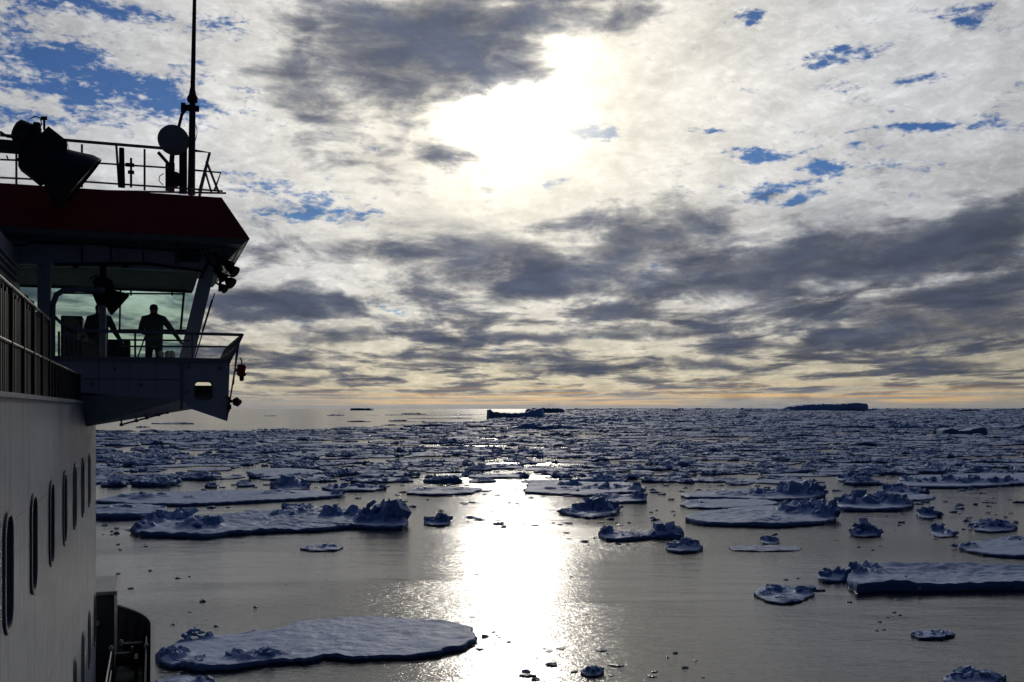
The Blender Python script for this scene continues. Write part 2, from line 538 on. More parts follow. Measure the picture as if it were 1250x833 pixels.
for row, (za, zb, ys, hw) in enumerate(((top_z0, top_z1, ws, .27), (low_z0, low_z1, low, .26))):
    for y in ys:
        w = MB().plate(rrect(y - hw - .035, y + hw + .035, za - .035, zb + .035, hw * .8 + .03), [rrect(y - hw + .02, y + hw - .02, za + .02, zb - .02, hw * .8 - .03)],
                       (XW + .001, 0, 0), (0, 1, 0), (0, 0, 1), .022).build('window', M['grey'], ship)
        MB().plate(rrect(y - hw - .01, y + hw + .01, za - .01, zb + .01, hw * .8), [], (XW - .09, 0, 0), (0, 1, 0), (0, 0, 1), .012).build('pane', M['darkglass'], w)
# deckhouse body behind the wall
MB().box((-17, -14, Z0 - 6.7), (XW - .14, WEND - .02, Z0 + .05)).build('deckhouse', M['white'], ship)
MB().box((-17, WEND - .02, Z0 - 6.7), (XW, WEND, Z0 + .13)).build('front_wall', M['white'], ship)
# welded rubbing rail and pipe on the side wall
mb = MB()
mb.box((XW, -14, Z0 + .10), (XW + .05, 20.7, Z0 + .145))
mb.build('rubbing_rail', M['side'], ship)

# main hull and forward deck
XH = .06
def hullx(y):                    # starboard rail, running in towards the bow
    if y <= 28.2: return XH
    t = y - 28.2
    return XH - .105 * t ** 1.9 - .0
ys = [-30, -10, 5, 18, 24, 27, 28.2] + [28.2 + .5 * i for i in range(1, 16)]
BT = Z0 - 5.62; DK = Z0 - 6.70
mb = MB(); vs = []; fs = []
for y in ys:
    x = hullx(y); fl = min(1.0, max(0, (y - 20) / 14))
    vs += [(x, y, BT), (x - .004, y, DK - .02), (x - .25 - .3 * fl, y, BT - 2.8), (x - .45 - 1.1 * fl, y, 4.0), (x - .6 - 1.7 * fl, y, -3.5)]
for i in range(len(ys) - 1):
    for k in range(4): fs.append((i * 5 + k, i * 5 + k + 1, i * 5 + k + 6, i * 5 + k + 5))
n0 = len(vs)
mid = -9.0
for k in range(4):
    pass
mb.add(vs, fs)
# port side mirrored about the keel line and the bow cap
mv = [(2 * mid - x, y, z) for x, y, z in vs]
mb.add(mv, [tuple(reversed(f)) for f in fs])
k = (len(ys) - 1) * 5
mb.add(vs[k:k + 5] + mv[k:k + 5], [(i, i + 5, i + 6, i + 1) for i in range(4)])
mb.add(vs[0:5] + mv[0:5], [(i, i + 1, i + 6, i + 5) for i in range(4)])
mb.build('hull', M['hullred'], ship, smooth=True)
mb = MB()
for i in range(len(ys) - 1):
    a, b = ys[i], ys[i + 1]
    xa, xb = hullx(a), hullx(b)
    mb.add([(xa - .02, a, DK), (xb - .02, b, DK), (2 * mid - xb, b, DK), (2 * mid - xa, a, DK)], [(0, 1, 2, 3)])
mb.build('main_deck', M['deck'], ship)
# bulwark with a capping rail and stays
mb = MB(); cap = MB(); stays = MB()
for i in range(len(ys) - 1):
    a, b = ys[i], ys[i + 1]; xa, xb = hullx(a), hullx(b)
    mb.hexa([(xa - .09, a, DK), (xa - .03, a, DK), (xb - .03, b, DK), (xb - .09, b, DK)], [(xa - .09, a, BT - .04), (xa - .03, a, BT - .04), (xb - .03, b, BT - .04), (xb - .09, b, BT - .04)])
    cap.hexa([(xa - .10, a, BT - .03), (xa - .0, a, BT - .03), (xb - .0, b, BT - .03), (xb - .10, b, BT - .03)], [(xa - .10, a, BT + .02), (xa - .0, a, BT + .02), (xb - .0, b, BT + .02), (xb - .10, b, BT + .02)])
bw = mb.build('bulwark', M['dark'], ship)
for i in range(40):
    y = 3 + .75 * i
    if y > 31: break
    x = hullx(y)
    MB().add([(x - .05, y, DK), (x - .32, y, DK), (x - .10, y, BT - .05), (x - .05, y, BT - .05), (x - .05, y + .02, DK), (x - .32, y + .02, DK), (x - .10, y + .02, BT - .05), (x - .05, y + .02, BT - .05)],
              [(0, 1, 2, 3), (7, 6, 5, 4), (0, 4, 5, 1), (1, 5, 6, 2), (2, 6, 7, 3)]).build('stay', M['dark'], bw)
cap.build('capping_rail', M['grey'], bw)
# locker beyond the wall
lb = MB().box((-2.7, 26.3, DK), (-.86, 28.6, Z0 - 4.45))
lk = lb.build('locker', M['dark'], ship, bevel=.03)
MB().box((-2.75, 26.22, Z0 - 4.45), (-.80, 28.68, Z0 - 4.36)).build('lid', M['grey'], lk, bevel=.02)
MB().tube([(-1.25, 26.25, Z0 - 5.1), (-1.25, 26.20, Z0 - 5.1)], .07, 10).build('handle', M['steel'], lk)
# stairs up from the main deck, mooring bitts, winch, rails with bright lamps
mb = MB(); 
for i in range(12):
    mb.box((-.86, 21.0 + .24 * i, DK + .02 + .02 * i), (-.20, 21.16 + .24 * i, DK + .06 + .02 * i))
st = mb.build('grating', M['grey'], ship)
mb = MB()
for sx in (-.92, -.14):
    for yy in (21.2, 23.6, 26.0, 27.4):
        mb.tube([(sx, yy, DK), (sx, yy, DK + .95)], .025, 8)
    mb.tube([(sx, 20.5, DK + .95), (sx, 27.4, DK + .95)], .022, 8)
    mb.tube([(sx, 20.5, DK + .5), (sx, 27.4, DK + .5)], .016, 8)
mb.build('deck_rail', M['grey'], ship)
for (bx, by) in ((-.62, 28.6), (-.36, 28.6)):
    MB().lathe((bx, by, DK), (0, 0, 1), [(0, .16), (.03, .13), (.05, .10), (.50, .10), (.52, .14), (.57, .14), (.59, .0)], 20).build('bollard', M['dark'], ship, smooth=True)
w = MB().lathe((-.95, 27.3, DK + .45), (1, .1, 0), [(0, .0), (0, .30), (.05, .30), (.05, .17), (.45, .17), (.45, .30), (.5, .30), (.5, 0)], 20).build('winch', M['dark'], ship, smooth=True)
for wx in (-.98, -.42): MB().box((wx, 27.0, DK), (wx + .08, 27.6, DK + .5)).build('winch_stand', M['dark'], w)
for (lx, ly) in ((-.72, 26.6), (-.14, 26.0), (-.92, 26.0)):
    lp = MB().lathe((lx, ly, DK + .95), (0, 0, 1), [(0, 0), (0, .035), (.05, .035), (.05, 0)], 10).build('deck_lamp', M['paper'], ship, smooth=True)
    MB().lathe((lx, ly, DK + 1.0), (0, 0, 1), [(0, .045), (.04, .055), (.09, .03), (.10, 0)], 12).build('lamp_cover', M['paper'], lp, smooth=True)
MB().box((-1.20, 20.4, Z0 - 6.2), (-.62, 21.6, Z0 - 6.12)).tube([(-.9, 20.8, DK), (-.9, 20.8, Z0 - 6.15)], .04).box((-1.2, 21.7, DK), (-1.05, 22.3, DK + .8)).build('side_bench', M['grey'], ship)

# ---- deck edge rail and weather boards along the side wall top
mb = MB(); boards = []
rt = Z0 + 1.15
yy = 4.0; i = 0
random.seed(4)
mb.tube([(XW - .03, 3.5, rt), (XW - .03, 14.5, rt)], .02, 8)
mb.tube([(XW - .03, 3.5, Z0 + .62), (XW - .03, 20.6, Z0 + .62)], .018, 8)
while yy < 14.6:
    mb.tube([(XW - .03, yy, Z0 + .1), (XW - .03, yy, rt)], .026, 8)
    mb.box((XW - .10, yy - .02, Z0 + .1), (XW - .045, yy + .02, Z0 + .75))
    yy += .95
for k in range(90):
    y_ = 3.6 + k * .122
    mb.box((XW - .06, y_, Z0 + .12), (XW - .035, y_ + (.05 if k % 3 else .03), rt - .03 - .05 * (k % 2)))
for k in range(14):
    y_ = 14.9 + k * .42
    mb.tube([(XW - .03, y_, Z0 + .1), (XW - .03, y_, Z0 + .62)], .02, 6)
er = mb.build('edge_railing', M['black'], ship)
yy = 4.3
while yy < 14.0:
    w_ = random.uniform(.12, .5)
    z1 = rt - random.uniform(-.14, .2); z0 = Z0 + random.uniform(.14, .34)
    b = MB()
    nseg = 6
    for k in range(nseg):
        a0 = yy + w_ * k / nseg; a1 = yy + w_ * (k + 1) / nseg
        o0 = .03 * math.sin(3 * k) ; o1 = .03 * math.sin(3 * (k + 1))
        b.hexa([(XW - .13 + o0, a0, z0 + .03 * math.sin(k)), (XW - .11 + o0, a0, z0 + .03 * math.sin(k)), (XW - .11 + o1, a1, z0 + .03 * math.sin(k + 1)), (XW - .13 + o1, a1, z0 + .03 * math.sin(k + 1))],
               [(XW - .13 + o0, a0, z1), (XW - .11 + o0, a0, z1), (XW - .11 + o1, a1, z1), (XW - .13 + o1, a1, z1)])
    b.build('weather_cloth', M['canvas'] if random.random() < .3 else M['dark'], er)
    yy += w_ + random.uniform(.06, .3)
# inner house on that deck
mb = MB()
hs = [rrect(17.9, 18.7, Z0 + 1.3, Z0 + 2.25, .12), rrect(19.3, 20.3, Z0 + 1.3, Z0 + 2.25, .12)]
mb.plate([(-14, Z0 + .1), (YB + .5, Z0 + .1), (YB + .5, Z0 + 2.95), (-14, Z0 + 2.95)], hs, (-2.38, 0, 0), (0, 1, 0), (0, 0, 1), -.1)
mb.box((-15, -14, Z0 + .1), (-2.50, YB + .5, Z0 + 2.95))
ih = mb.build('upper_house', M['white'], ship)
for h in hs:
    MB().plate(h, [], (-2.45, 0, 0), (0, 1, 0), (0, 0, 1), .01).build('window', M['darkglass'], ih)
mb = MB()
for k in range(3):
    mb.tube([(-2.33, 14, Z0 + 2.6 - .12 * k), (-2.33, YB, Z0 + 2.6 - .12 * k)], .03)
mb.build('cable_pipe', M['grey'], ih)

# ---- bridge wing
YA = 20.8; YF = 25.1
def A(px, py, Y=YA): return onY(px, py, Y)
floor = Z0 + .45
mb = MB()
pA = [A(58, 437), A(281, 438), A(277.5, 514.5), A(235, 500), A(222, 489), A(103, 480), A(58, 478)]
out2 = [(p.x, p.z) for p in pA]
hc0, hc1 = A(237, 487.5), A(259, 466)
mb.plate(out2, [rrect(hc0.x, hc1.x, hc0.z, hc1.z, .08)], (0, YA, 0), (1, 0, 0), (0, 0, 1), -.06)
wing = mb.build('wing_bulwark', M['white'], ship, bevel=.008)
# rolled edge round the hole, ribs
mb = MB()
ring = rrect(hc0.x, hc1.x, hc0.z, hc1.z, .08, 8)
mb.tube([(x, YA - .0, z) for x, z in ring + ring[:2]], .018, 6, caps=False)
mb.build('hole_rim', M['grey'], wing)
mb = MB()
mb.box((A(220, 437).x, YA - .05, A(220, 500).z), (A(223, 437).x, YA - .002, A(220, 440).z))
mb.box((A(58, 437).x, YA - .06, A(58, 440).z), (A(281, 437).x + .01, YA + .08, A(58, 434.5).z - .0))
for px_ in (120, 158, 190):
    mb.box((A(px_, 437).x, YA - .015, A(px_, 478).z), (A(px_ + .7, 437).x, YA - .001, A(px_, 441).z))
mb.box((A(104, 462).x, YA - .012, A(104, 463.2).z), (A(219, 462).x, YA - .001, A(104, 462).z))
for px_, py_ in ((112, 468), (140, 450), (172, 470), (230, 448), (268, 450), (228, 478)):
    p_ = A(px_, py_); mb.lathe(p_, (0, -1, 0), [(0, 0), (0, .035), (.03, .035), (.04, 0)], 10)
mb.build('stiffener', M['grey'], wing)
# outboard bulwark, forward bulwark and the wing floor
xo = A(279, 470).x
mb = MB()
mb.hexa([(xo - .05, YA + .07, floor - .5), (xo, YA + .07, floor - .5), (xo, YF + .8, floor - .5), (xo - .05, YF + .8, floor - .5)],
        [(xo - .02, YA + .07, Z0 + .98), (xo + .03, YA + .07, Z0 + .98), (xo + .03, YF + .8, Z0 + .98), (xo - .02, YF + .8, Z0 + .98)])
mb.build('outboard_bulwark', M['white'], wing)
mb = MB()
mb.box((-15.0, YA + .07, floor - .17), (xo - .05, YF + .8, floor))
mb.build('wing_floor', M['deck'], wing)
# girder under the wing, deeper at the ship's side
mb = MB()
g = [A(105, 521, 22.0), A(236, 499.5, 22.0)]
g2 = [(-15, g[0].z), (g[0].x, g[0].z), (g[1].x, g[1].z), (xo - .1, floor - .30), (xo - .1, floor - .17), (-15, floor - .17)]
for Yg in (22.0, 24.8):
    mb.plate(g2, [], (0, Yg, 0), (1, 0, 0), (0, 0, 1), -.05)
lo = [(g[0].x - 14, 20.87), (xo - .1, 20.87)]
mb.add([(-15, 21.95, g[0].z), (g[0].x, 21.95, g[0].z), (g[1].x, 21.95, g[1].z), (-15, 20.88, floor - .2), (g[0].x, 20.88, floor - .2), (g[1].x, 20.88, floor - .2)],
       [(0, 1, 4, 3), (1, 2, 5, 4)])
mb.add([(-15, 24.8, g[0].z), (g[0].x, 24.8, g[0].z), (g[1].x, 24.8, g[1].z), (-15, 22.05, g[0].z), (g[0].x, 22.05, g[0].z), (g[1].x, 22.05, g[1].z)],
       [(0, 1, 4, 3), (1, 2, 5, 4)])
mb.build('wing_girder', M['white'], wing)
# conduit on stand-offs below the girder
mb = MB()
c0, c1, c2 = A(147, 519, 21.9), A(205, 503.5, 21.9), A(216, 500, 21.9)
mb.tube([c0, c0 + (c1 - c0) * .5, c1, A(213, 500.5, 21.9), A(216, 493, 21.9)], .018, 8)
for t in (.02, .33, .55, .8, .98):
    p = c0 + (c1 - c0) * t
    mb.tube([p, p + Vector((0, 0, .12))], .018, 6); mb.box((p.x - .035, p.y - .03, p.z - .03), (p.x + .035, p.y + .03, p.z + .03))
mb.build('conduit', M['grey'], wing)

# rails of the wing
mb = MB()
def rail(pts, r=.022, n=8): mb.tube(pts, r, n)
rail([A(112, 404), A(150, 405), A(296, 409)], .030)
rail([A(144, 415), A(232, 416)], .018)
rail([A(144, 423), A(280, 423.5)], .018)
for px, py0, py1 in ((165, 406, 437), (235, 408, 437)):
    rail([A(px, py0), A(px, py1)], .020)
rail([A(177, 411), A(168, 437)], .014)
rail([A(296, 409), A(281, 440)], .026)
rail([A(293, 414), A(281.5, 423.5)], .018)
rail([A(296, 409), A(296, 409) + Vector((0, 5, 0))], .028)
rail([A(289, 424), A(289, 424) + Vector((0, 5, 0))], .018)
for k in range(1, 6):
    q = Vector((0, k * 1.0, 0))
    rail([A(296, 409) + q, A(281, 440) + q], .022)
rail([A(293, 412), A(277, 512)], .016)
rail([A(290, 412), A(285, 470)], .012)
mb.build('wing_railing', M['grey'], wing)
# arched handrail by the gangway
mb = MB()
arc = [A(64, 437, 20.6), A(64, 400, 20.6), A(64.5, 372, 20.6), A(69, 360, 20.6), A(78, 354.5, 20.6), A(95, 353.5, 20.6), A(128, 354.5, 20.6)]
mb.tube(arc, .052, 10)
mb.tube([A(66, 386, 20.6), A(76, 396, 20.6), A(92, 402, 20.6), A(112, 404, 20.6)], .03, 8)
for px in (72, 78, 84, 90):
    mb.tube([A(px, 405, 20.6), A(px, 437, 20.6)], .022, 8)
mb.build('arched_handrail', M['grey'], wing)

# ---- bridge house: posts, walls, glass
bridge = child_empty('bridge_house', ship)
YG = 21.5                        # plane of the aft windows
sill = A(60, 438, YG).z
head = A(100, 326, YG).z
mb = MB()
slant = lambda py: 249 + (218 - 249) * (py - 313) / (437 - 313)
def vpost(px0, px1, y=YG, d=.16):
    a = A(px0, 437, y); b = A(px1, 437, y)
    mb.box((a.x, y - d / 2, sill - .6), (b.x, y + d / 2, head + .5))
vpost(46, 62); vpost(121, 129.5)
mb.build('window_post', M['white'], bridge)
mb = MB()
# slanting corner post / outboard wall
l0, l1 = A(249, 313, YG), A(218, 440, YG)
r0, r1 = A(266, 313, YG), A(236, 440, YG)
mb.hexa([(l1.x, YG - .1, l1.z), (r1.x, YG - .1, r1.z), (r1.x, YG + .14, r1.z), (l1.x, YG + .14, l1.z)],
        [(l0.x, YG - .1, l0.z), (r0.x, YG - .1, r0.z), (r0.x, YG + .14, r0.z), (l0.x, YG + .14, l0.z)])
mb.build('corner_post', M['white'], bridge)
mb = MB()
f0, f1 = r0.x, r1.x
mb.hexa([(f1 - .22, YF - .1, l1.z), (f1, YF - .1, l1.z), (f1, YF + .1, l1.z), (f1 - .22, YF + .1, l1.z)],
        [(f0 - .22, YF - .1, l0.z), (f0, YF - .1, l0.z), (f0, YF + .1, l0.z), (f0 - .22, YF + .1, l0.z)])
mb.build('corner_post', M['white'], bridge)
# sill walls (aft, forward, outboard)
mb = MB()
mb.box((-15, YG - .06, floor), (r1.x - .02, YG + .06, sill))
mb.box((r1.x - .14, YG + .15, floor), (r1.x - .02, YF - .12, sill + .1))
mb.box((-15, YF - .06, floor), (r1.x - .02, YF + .06, floor + .32))
mb.build('sill_wall', M['white'], bridge)
# header and ceiling
mb = MB()
mb.box((-15, YG - .12, head), (l0.x + .02, YG + .10, head + .42))
mb.build('header_beam', M['white'], bridge)
mb = MB()
mb.box((-15, YG + .11, head), (l0.x - .08, YF + .1, head + .1))
mb.build('bridge_ceiling', M['black'], bridge)
fh = A(100, 353, YF).z
mb = MB()
mb.box((-15, YF - .05, fh), (l0.x - .1, YF + .05, head))
mb.box((-15, YF - .05, A(100, 436, YF).z), (r1.x - .05, YF + .05, A(100, 438, YF).z))
mb.tube([A(66, 358, YF - .1), A(225, 359, YF - .1)], .022, 6)
mb.tube([A(225, 353, YF - .1), A(220.5, 404, YF - .1)], .03, 6)
mb.tube([A(147, 355, YF - .1), A(146, 404, YF - .1)], .024, 6)
for px in (160, 210): mb.box((A(px, 359, YF).x - .02, YF - .14, A(px, 361.5, YF).z), (A(px, 359, YF).x + .02, YF - .06, A(px, 355, YF).z))
mb.box((A(186, 353, YF).x, YF - .3, A(186, 355, YF).z), (A(192, 353, YF).x, YF - .1, fh))
mb.build('forward_window_frame', M['dark'], bridge)
# panes
def pane(pts, name='pane'):
    vs = [Vector(p) for p in pts]; vs2 = [p + Vector((0, .012, 0)) for p in vs]
    MB().add(vs + vs2, [(0, 1, 2, 3), (7, 6, 5, 4), (0, 4, 5, 1), (1, 5, 6, 2), (2, 6, 7, 3), (3, 7, 4, 0)]).build(name, M['glass'], bridge)
pane([(-15, YF, A(100, 436, YF).z), (r1.x - .2, YF, A(100, 436, YF).z), (l0.x - .1, YF, fh), (-15, YF, fh)])
pane([A(62.5, 437.5, YG), A(120.5, 437.5, YG), A(120.5, 326.5, YG), A(62.5, 326.5, YG)])
pane([A(130, 437.5, YG), A(218, 437.5, YG), A(245, 326.5, YG), A(130, 326.5, YG)])
pane([A(0, 437, YG), A(45.5, 437, YG), A(45.5, 326.5, YG), A(0, 326.5, YG)])
# console desks inside
mb = MB()
def fbox(px0, py0, px1, py1, Y, dep, z0=None):
    a = A(px0, py0, Y); b = A(px1, py1, Y)
    mb.box((a.x, Y, z0 if z0 is not None else b.z), (b.x, Y + dep, a.z))
fbox(74, 385, 101, 436, 24.0, .6, floor)
fbox(99, 402, 130, 436, 23.9, .7, floor)
fbox(125, 414, 159, 436, 23.6, .6, floor)
fbox(20, 380, 60, 436, 24.0, .6, floor)
con = mb.build('console', M['black'], bridge, bevel=.03)
mb = MB()
for px, py in ((98, 410), (103, 412)):
    p = A(px, py, 23.5)
    mb.box((p.x - .06, 23.4, p.z - .09), (p.x + .08, 23.45, p.z + .05))
for px in (196, 205, 210):
    p = A(px, 434, 22.3)
    mb.lathe((p.x, 22.3, p.z - .05), (0, 0, 1), [(0, .06), (.10, .07), (.14, .04), (.15, 0)], 10)
mb.build('note_holder', M['paper'], con)
mb = MB()
mb.box((A(187, 430, 22.3).x, 22.2, floor), (A(222, 430, 22.3).x, 22.5, A(200, 436.5, 22.3).z))
mb.tube([A(144, 404.5, 24.6), A(232, 405, 24.6)], .05, 8)
mb.build('window_desk', M['dark'], bridge, bevel=.01)

# ---- roof with its red fascia
mb = MB()
t1 = A(272, 237, 20.4); b1 = A(305, 291.5, 20.4); 
zt, zb = t1.z, b1.z
inset = b1.x - t1.x
YR = 26.2
lo = [(-15, 20.4, zb), (b1.x, 20.4, zb), (b1.x, YR + .4, zb), (-15, YR + .4, zb)]
hi = [(-15, 20.4 + .35, zt), (t1.x, 20.4 + .35, zt), (t1.x, YR, zt), (-15, YR, zt)]
mb.hexa(lo, hi)
roof = mb.build('roof', M['red'], ship)
# soffit, tapering under the overhang
mb = MB()
zs = zb - .09
mb.hexa([(-15, 20.62, zs), (b1.x - .12, 20.62, zs), (b1.x - .12, YR + .2, zs), (-15, YR + .2, zs)],
        [(-15, 20.46, zb - .003), (b1.x - .02, 20.46, zb - .003), (b1.x - .02, YR + .3, zb - .003), (-15, YR + .3, zb - .003)])
q0 = A(288, 326, 21.4)
mb.hexa([(l0.x + .1, 21.35, q0.z), (q0.x - .25, 21.35, q0.z), (q0.x - .25, 25.2, q0.z), (l0.x + .1, 25.2, q0.z)],
        [(l0.x + .1, 21.2, zs - .002), (b1.x - .16, 21.2, zs - .002), (b1.x - .16, 25.4, zs - .002), (l0.x + .1, 25.4, zs - .002)])
mb.box((-15, 21.2, head + .42), (l0.x + .08, 25.2, zs - .003))
mb.build('soffit', M['grey'], roof)
# pipes and cable trays under the eave
mb = MB()
mb.tube([A(0, 300, 20.9), A(30, 299, 20.9), A(40, 296.5, 20.9), A(120, 298, 20.9), A(140, 301, 20.9), A(244, 308, 20.9)], .03, 8)
mb.tube([A(66, 323, 21.3), A(92, 323, 21.3), A(130, 322, 21.3), A(180, 322, 21.3), A(246, 331, 21.3)], .028, 8)
for px in (100, 135, 175, 215): mb.tube([A(px, 299, 21.0), A(px, 324, 21.2)], .018, 6)
mb.tube([A(250, 310, 21.2), A(254, 320, 21.2), A(245, 340, 21.2)], .03, 8)
for px in (92, 153): 
    p = A(px, 324, 21.25); mb.lathe(p + Vector((0, 0, -.05)), (0, 0, 1), [(0, .03), (.04, .08), (.08, .03)], 10)
mb.box(A(218, 318, 21.2), A(244, 306, 21.38))
mb.build('cable_pipe', M['dark'], roof)

# railings and gear on the roof
zr = zt
mb = MB()
YRr = 20.95
P = lambda x, y, Y=YRr: onY(x, y, Y)
mb.tube([P(0, 165), P(83, 171.5), P(203, 181.5)], .03, 8)
mb.tube([P(0, 195), P(122, 199.5), P(205, 205)], .018, 8)
mb.tube([P(0, 217), P(103, 222), P(272, 233.5)], .018, 8)
for x in (20, 60, 100, 176.5): mb.tube([P(x, 169 + x * .075), P(x, 224.5 + x * .045)], .02, 8)
mb.tube([P(142, 178), P(145.5, 229)], .022, 8)
mb.tube([P(237, 184), P(256, 186.5), P(243.5, 234)], .028, 8)
mb.tube([P(238, 208), P(269.5, 211), P(262, 232)], .02, 8)
mb.tube([P(252, 197), P(267, 235)], .024, 8)
mb.tube([P(249.5, 206), P(258, 235)], .02, 8)
mb.tube([P(255, 190), P(255, 190) + Vector((0, 4.6, 0))], .026, 8)
for k in range(1, 5): mb.tube([P(256, 187) + Vector((0, k * 1.1, 0)), P(243.5, 236) + Vector((0, k * 1.1, 0))], .02, 8)
mb.tube([P(60, 232) , P(276, 236)], .02, 6)
mb.build('roof_railing', M['grey'], roof)
mb = MB()
mb.tube([P(148.5, 181), P(149, 229)], .05, 10, r2=.06)
mb.tube([P(160, 193), P(160, 229)], .022, 8); mb.box(P(153, 203, 20.93), P(164, 200, 20.97)); mb.box(P(156, 212, 20.93), P(164, 209, 20.97))
mb.build('rail_locker_post', M['dark'], roof)
# whip mast
ms = child_empty('mast', roof)
Ym = 21.4
mb = MB()
mb.tube([P(233.5, 238, Ym), P(235, 125, Ym)], .075, 14, r2=.062)
mb.lathe(P(235, 126, Ym), (0, 0, 1), [(0, .05), (.02, .10), (.10, .11), (.16, .075), (.30, .05), (.32, .04)], 14)
mb.tube([P(235.3, 112, Ym), P(237.6, -5, Ym), P(240.5, -120, Ym)], [.048, .036, .02], 12)
mb.build('pole', M['dark'], ms, smooth=True)
mb = MB()
mb.box(P(222, 133.5, Ym + .02), P(243, 131, Ym + .12))
mb.tube([P(228, 132, Ym), P(222, 140, Ym), P(218, 156, Ym)], .03, 8)
mb.box(P(221, 133, Ym - .05), P(226, 130, Ym + .2))
mb.tube([P(236, 150, Ym), P(240, 155, Ym), P(240.5, 163, Ym), P(238, 174, Ym)], .008, 6)
mb.build('bracket', M['dark'], ms)
# dish
ds = child_empty('antenna_dish', roof)
pc = P(210.5, 171, 21.3)
mb = MB()
axd = Vector((.15, -1, .05))
mb.lathe(pc + Vector((0, .17, 0)), axd, [(0, .0), (0, .18), (.06, .27), (.13, .305), (.17, .30), (.20, .25), (.225, .12), (.23, 0)], 30)
mb.build('dish_shell', M['grey'], ds, smooth=True)
mb = MB()
mb.tube([pc + Vector((0, .2, -.25)), P(209, 205, 21.4)], .05, 10)
mb.tube([P(193, 186, 21.35), P(208, 203, 21.35)], .035, 8)
mb.box(P(202, 229.5, 21.2), P(213, 203, 21.5)); mb.box(P(219, 234, 21.35), P(228, 181, 21.6))
mb.lathe(P(214, 217, 21.15), (0, 1, 0), [(0, 0), (0, .12), (.25, .14), (.25, 0)], 16)
mb.tube([P(200, 212, 21.2), P(195, 215, 21.2), P(194, 221, 21.2), P(199, 226, 21.2)], .01, 6)
mb.build('dish_mount', M['dark'], ds, bevel=.01)

# ---- searchlights
def searchlight(back, rim_a, rim_b, Yc, parent, tilt, name='searchlight'):
    """bell shaped lamp; rim_a, rim_b: the ends of its rim, back: middle of its rear"""
    e = child_empty(name, parent)
    ra, rb = onY(*rim_a, Yc), onY(*rim_b, Yc)
    c = (ra + rb) / 2; rad = (ra - rb).length / 2
    bk = onY(*back, Yc)
    along = (rb - ra).normalized()
    ax_ = (c - bk); ax_ = (ax_ - along * ax_.dot(along)); L = ax_.length
    axn = (ax_.normalized() + Vector((0, -tilt, 0))).normalized()
    mb = MB()
    prof = [(-L, 0), (-L, rad * .42), (-L * .86, rad * .52), (-L * .55, rad * .70), (-L * .15, rad * .96), (0, rad), (.03, rad * 1.03), (.05, rad * 1.01), (.03, rad * .96), (-L * .3, rad * .78), (-L * .6, rad * .3), (-L * .62, 0)]
    mb.lathe(c, axn, prof, 36)
    sh = mb.build('lamp_hood', M['black'], e, smooth=True)
    MB().lathe(c + axn * (-.01), axn, [(0, 0), (0, rad * .945), (.012, rad * .945), (.02, 0)], 36).build('lens', M['lens'], e, smooth=True)
    return e, c, axn, L, rad
e, c, axn, L, rad = searchlight((52, 196), (121, 193.5), (68, 253), 20.0, roof, -.10)
mb = MB()
mb.lathe(onY(18, 157, 20.0), (onY(34, 165, 20.0) - onY(18, 157, 20.0)), [(0, 0), (0, .14), (.04, .20), (.25, .22), (.33, .15), (.45, .13), (.45, 0)], 22)
def quadprism(pts, Y0, Y1):
    a = [onY(x, y, Y0) for x, y in pts]; b = [p + Vector((0, Y1 - Y0, 0)) for p in a]
    n = len(pts)
    mb.add(a + b, [tuple(range(n)), tuple(range(2 * n - 1, n - 1, -1))] + [(i, (i + 1) % n, (i + 1) % n + n, i + n) for i in range(n)])
quadprism([(59, 154), (82, 172), (82, 184), (50, 186), (47, 166)], 19.75, 20.25)
quadprism([(30, 168), (50, 158), (54, 186), (24, 186)], 19.85, 20.15)
quadprism([(22, 184), (80, 184), (66, 215), (46, 222), (34, 212), (22, 203)], 19.8, 20.2)
mb.tube([onY(54, 159, 20), onY(54, 144.5, 20)], .022, 8); mb.tube([onY(50, 144.5, 20), onY(58, 144.5, 20)], .035, 8)
mb.tube([onY(37, 145, 19.9), onY(42, 142.5, 19.9), onY(49, 144, 19.9), onY(51, 152, 19.9), onY(47, 158, 19.9)], .012, 6)
mb.lathe(onY(45, 150, 19.9), (0, 0, -1), [(0, .0), (0, .06), (.2, .09), (.25, .12)], 12)
mb.tube([onY(8, 190, 19.9), onY(10, 195, 19.9), onY(18, 196, 19.9), onY(24, 193, 19.9)], .016, 6)
mb.tube([onY(0, 161, 19.9), onY(9, 167, 19.9), onY(22, 168, 19.9)], .025, 6)
mb.build('yoke', M['black'], e, bevel=.015)
mb = MB()
a = onY(-180, 176, 20.0); 
mb.box((onY(-250, 178, 20).x, 19.9, onY(0, 185.5, 20).z), (onY(50, 178, 20).x, 20.1, onY(0, 171.5, 20).z))
mb.box((onY(-250, 178, 20).x - .2, 19.8, zb), (onY(-250, 178, 20).x + .1, 21.2, onY(0, 165, 20).z))
mb.build('boom', M['dark'], e, bevel=.01)
# smaller one hung under the eave
e2, c, axn, L, rad = searchlight((126, 361), (155.5, 359), (134, 383), 20.9, roof, -.10)
mb = MB()
def qp(pts, Y0, Y1):
    quadprism(pts, Y0, Y1)
qp([(113, 342), (124, 334), (137, 343), (140, 352), (136, 362), (118, 362)], 20.8, 21.0)
qp([(112, 358), (137, 356), (132, 372), (118, 372)], 20.82, 20.98)
mb.tube([onY(126, 324, 20.95), onY(126, 345, 20.95)], .06, 10)
mb.tube([onY(110, 340, 20.9), onY(117, 337, 20.9), onY(126, 341, 20.9)], .02, 6)
mb.build('yoke', M['black'], e2, bevel=.01)

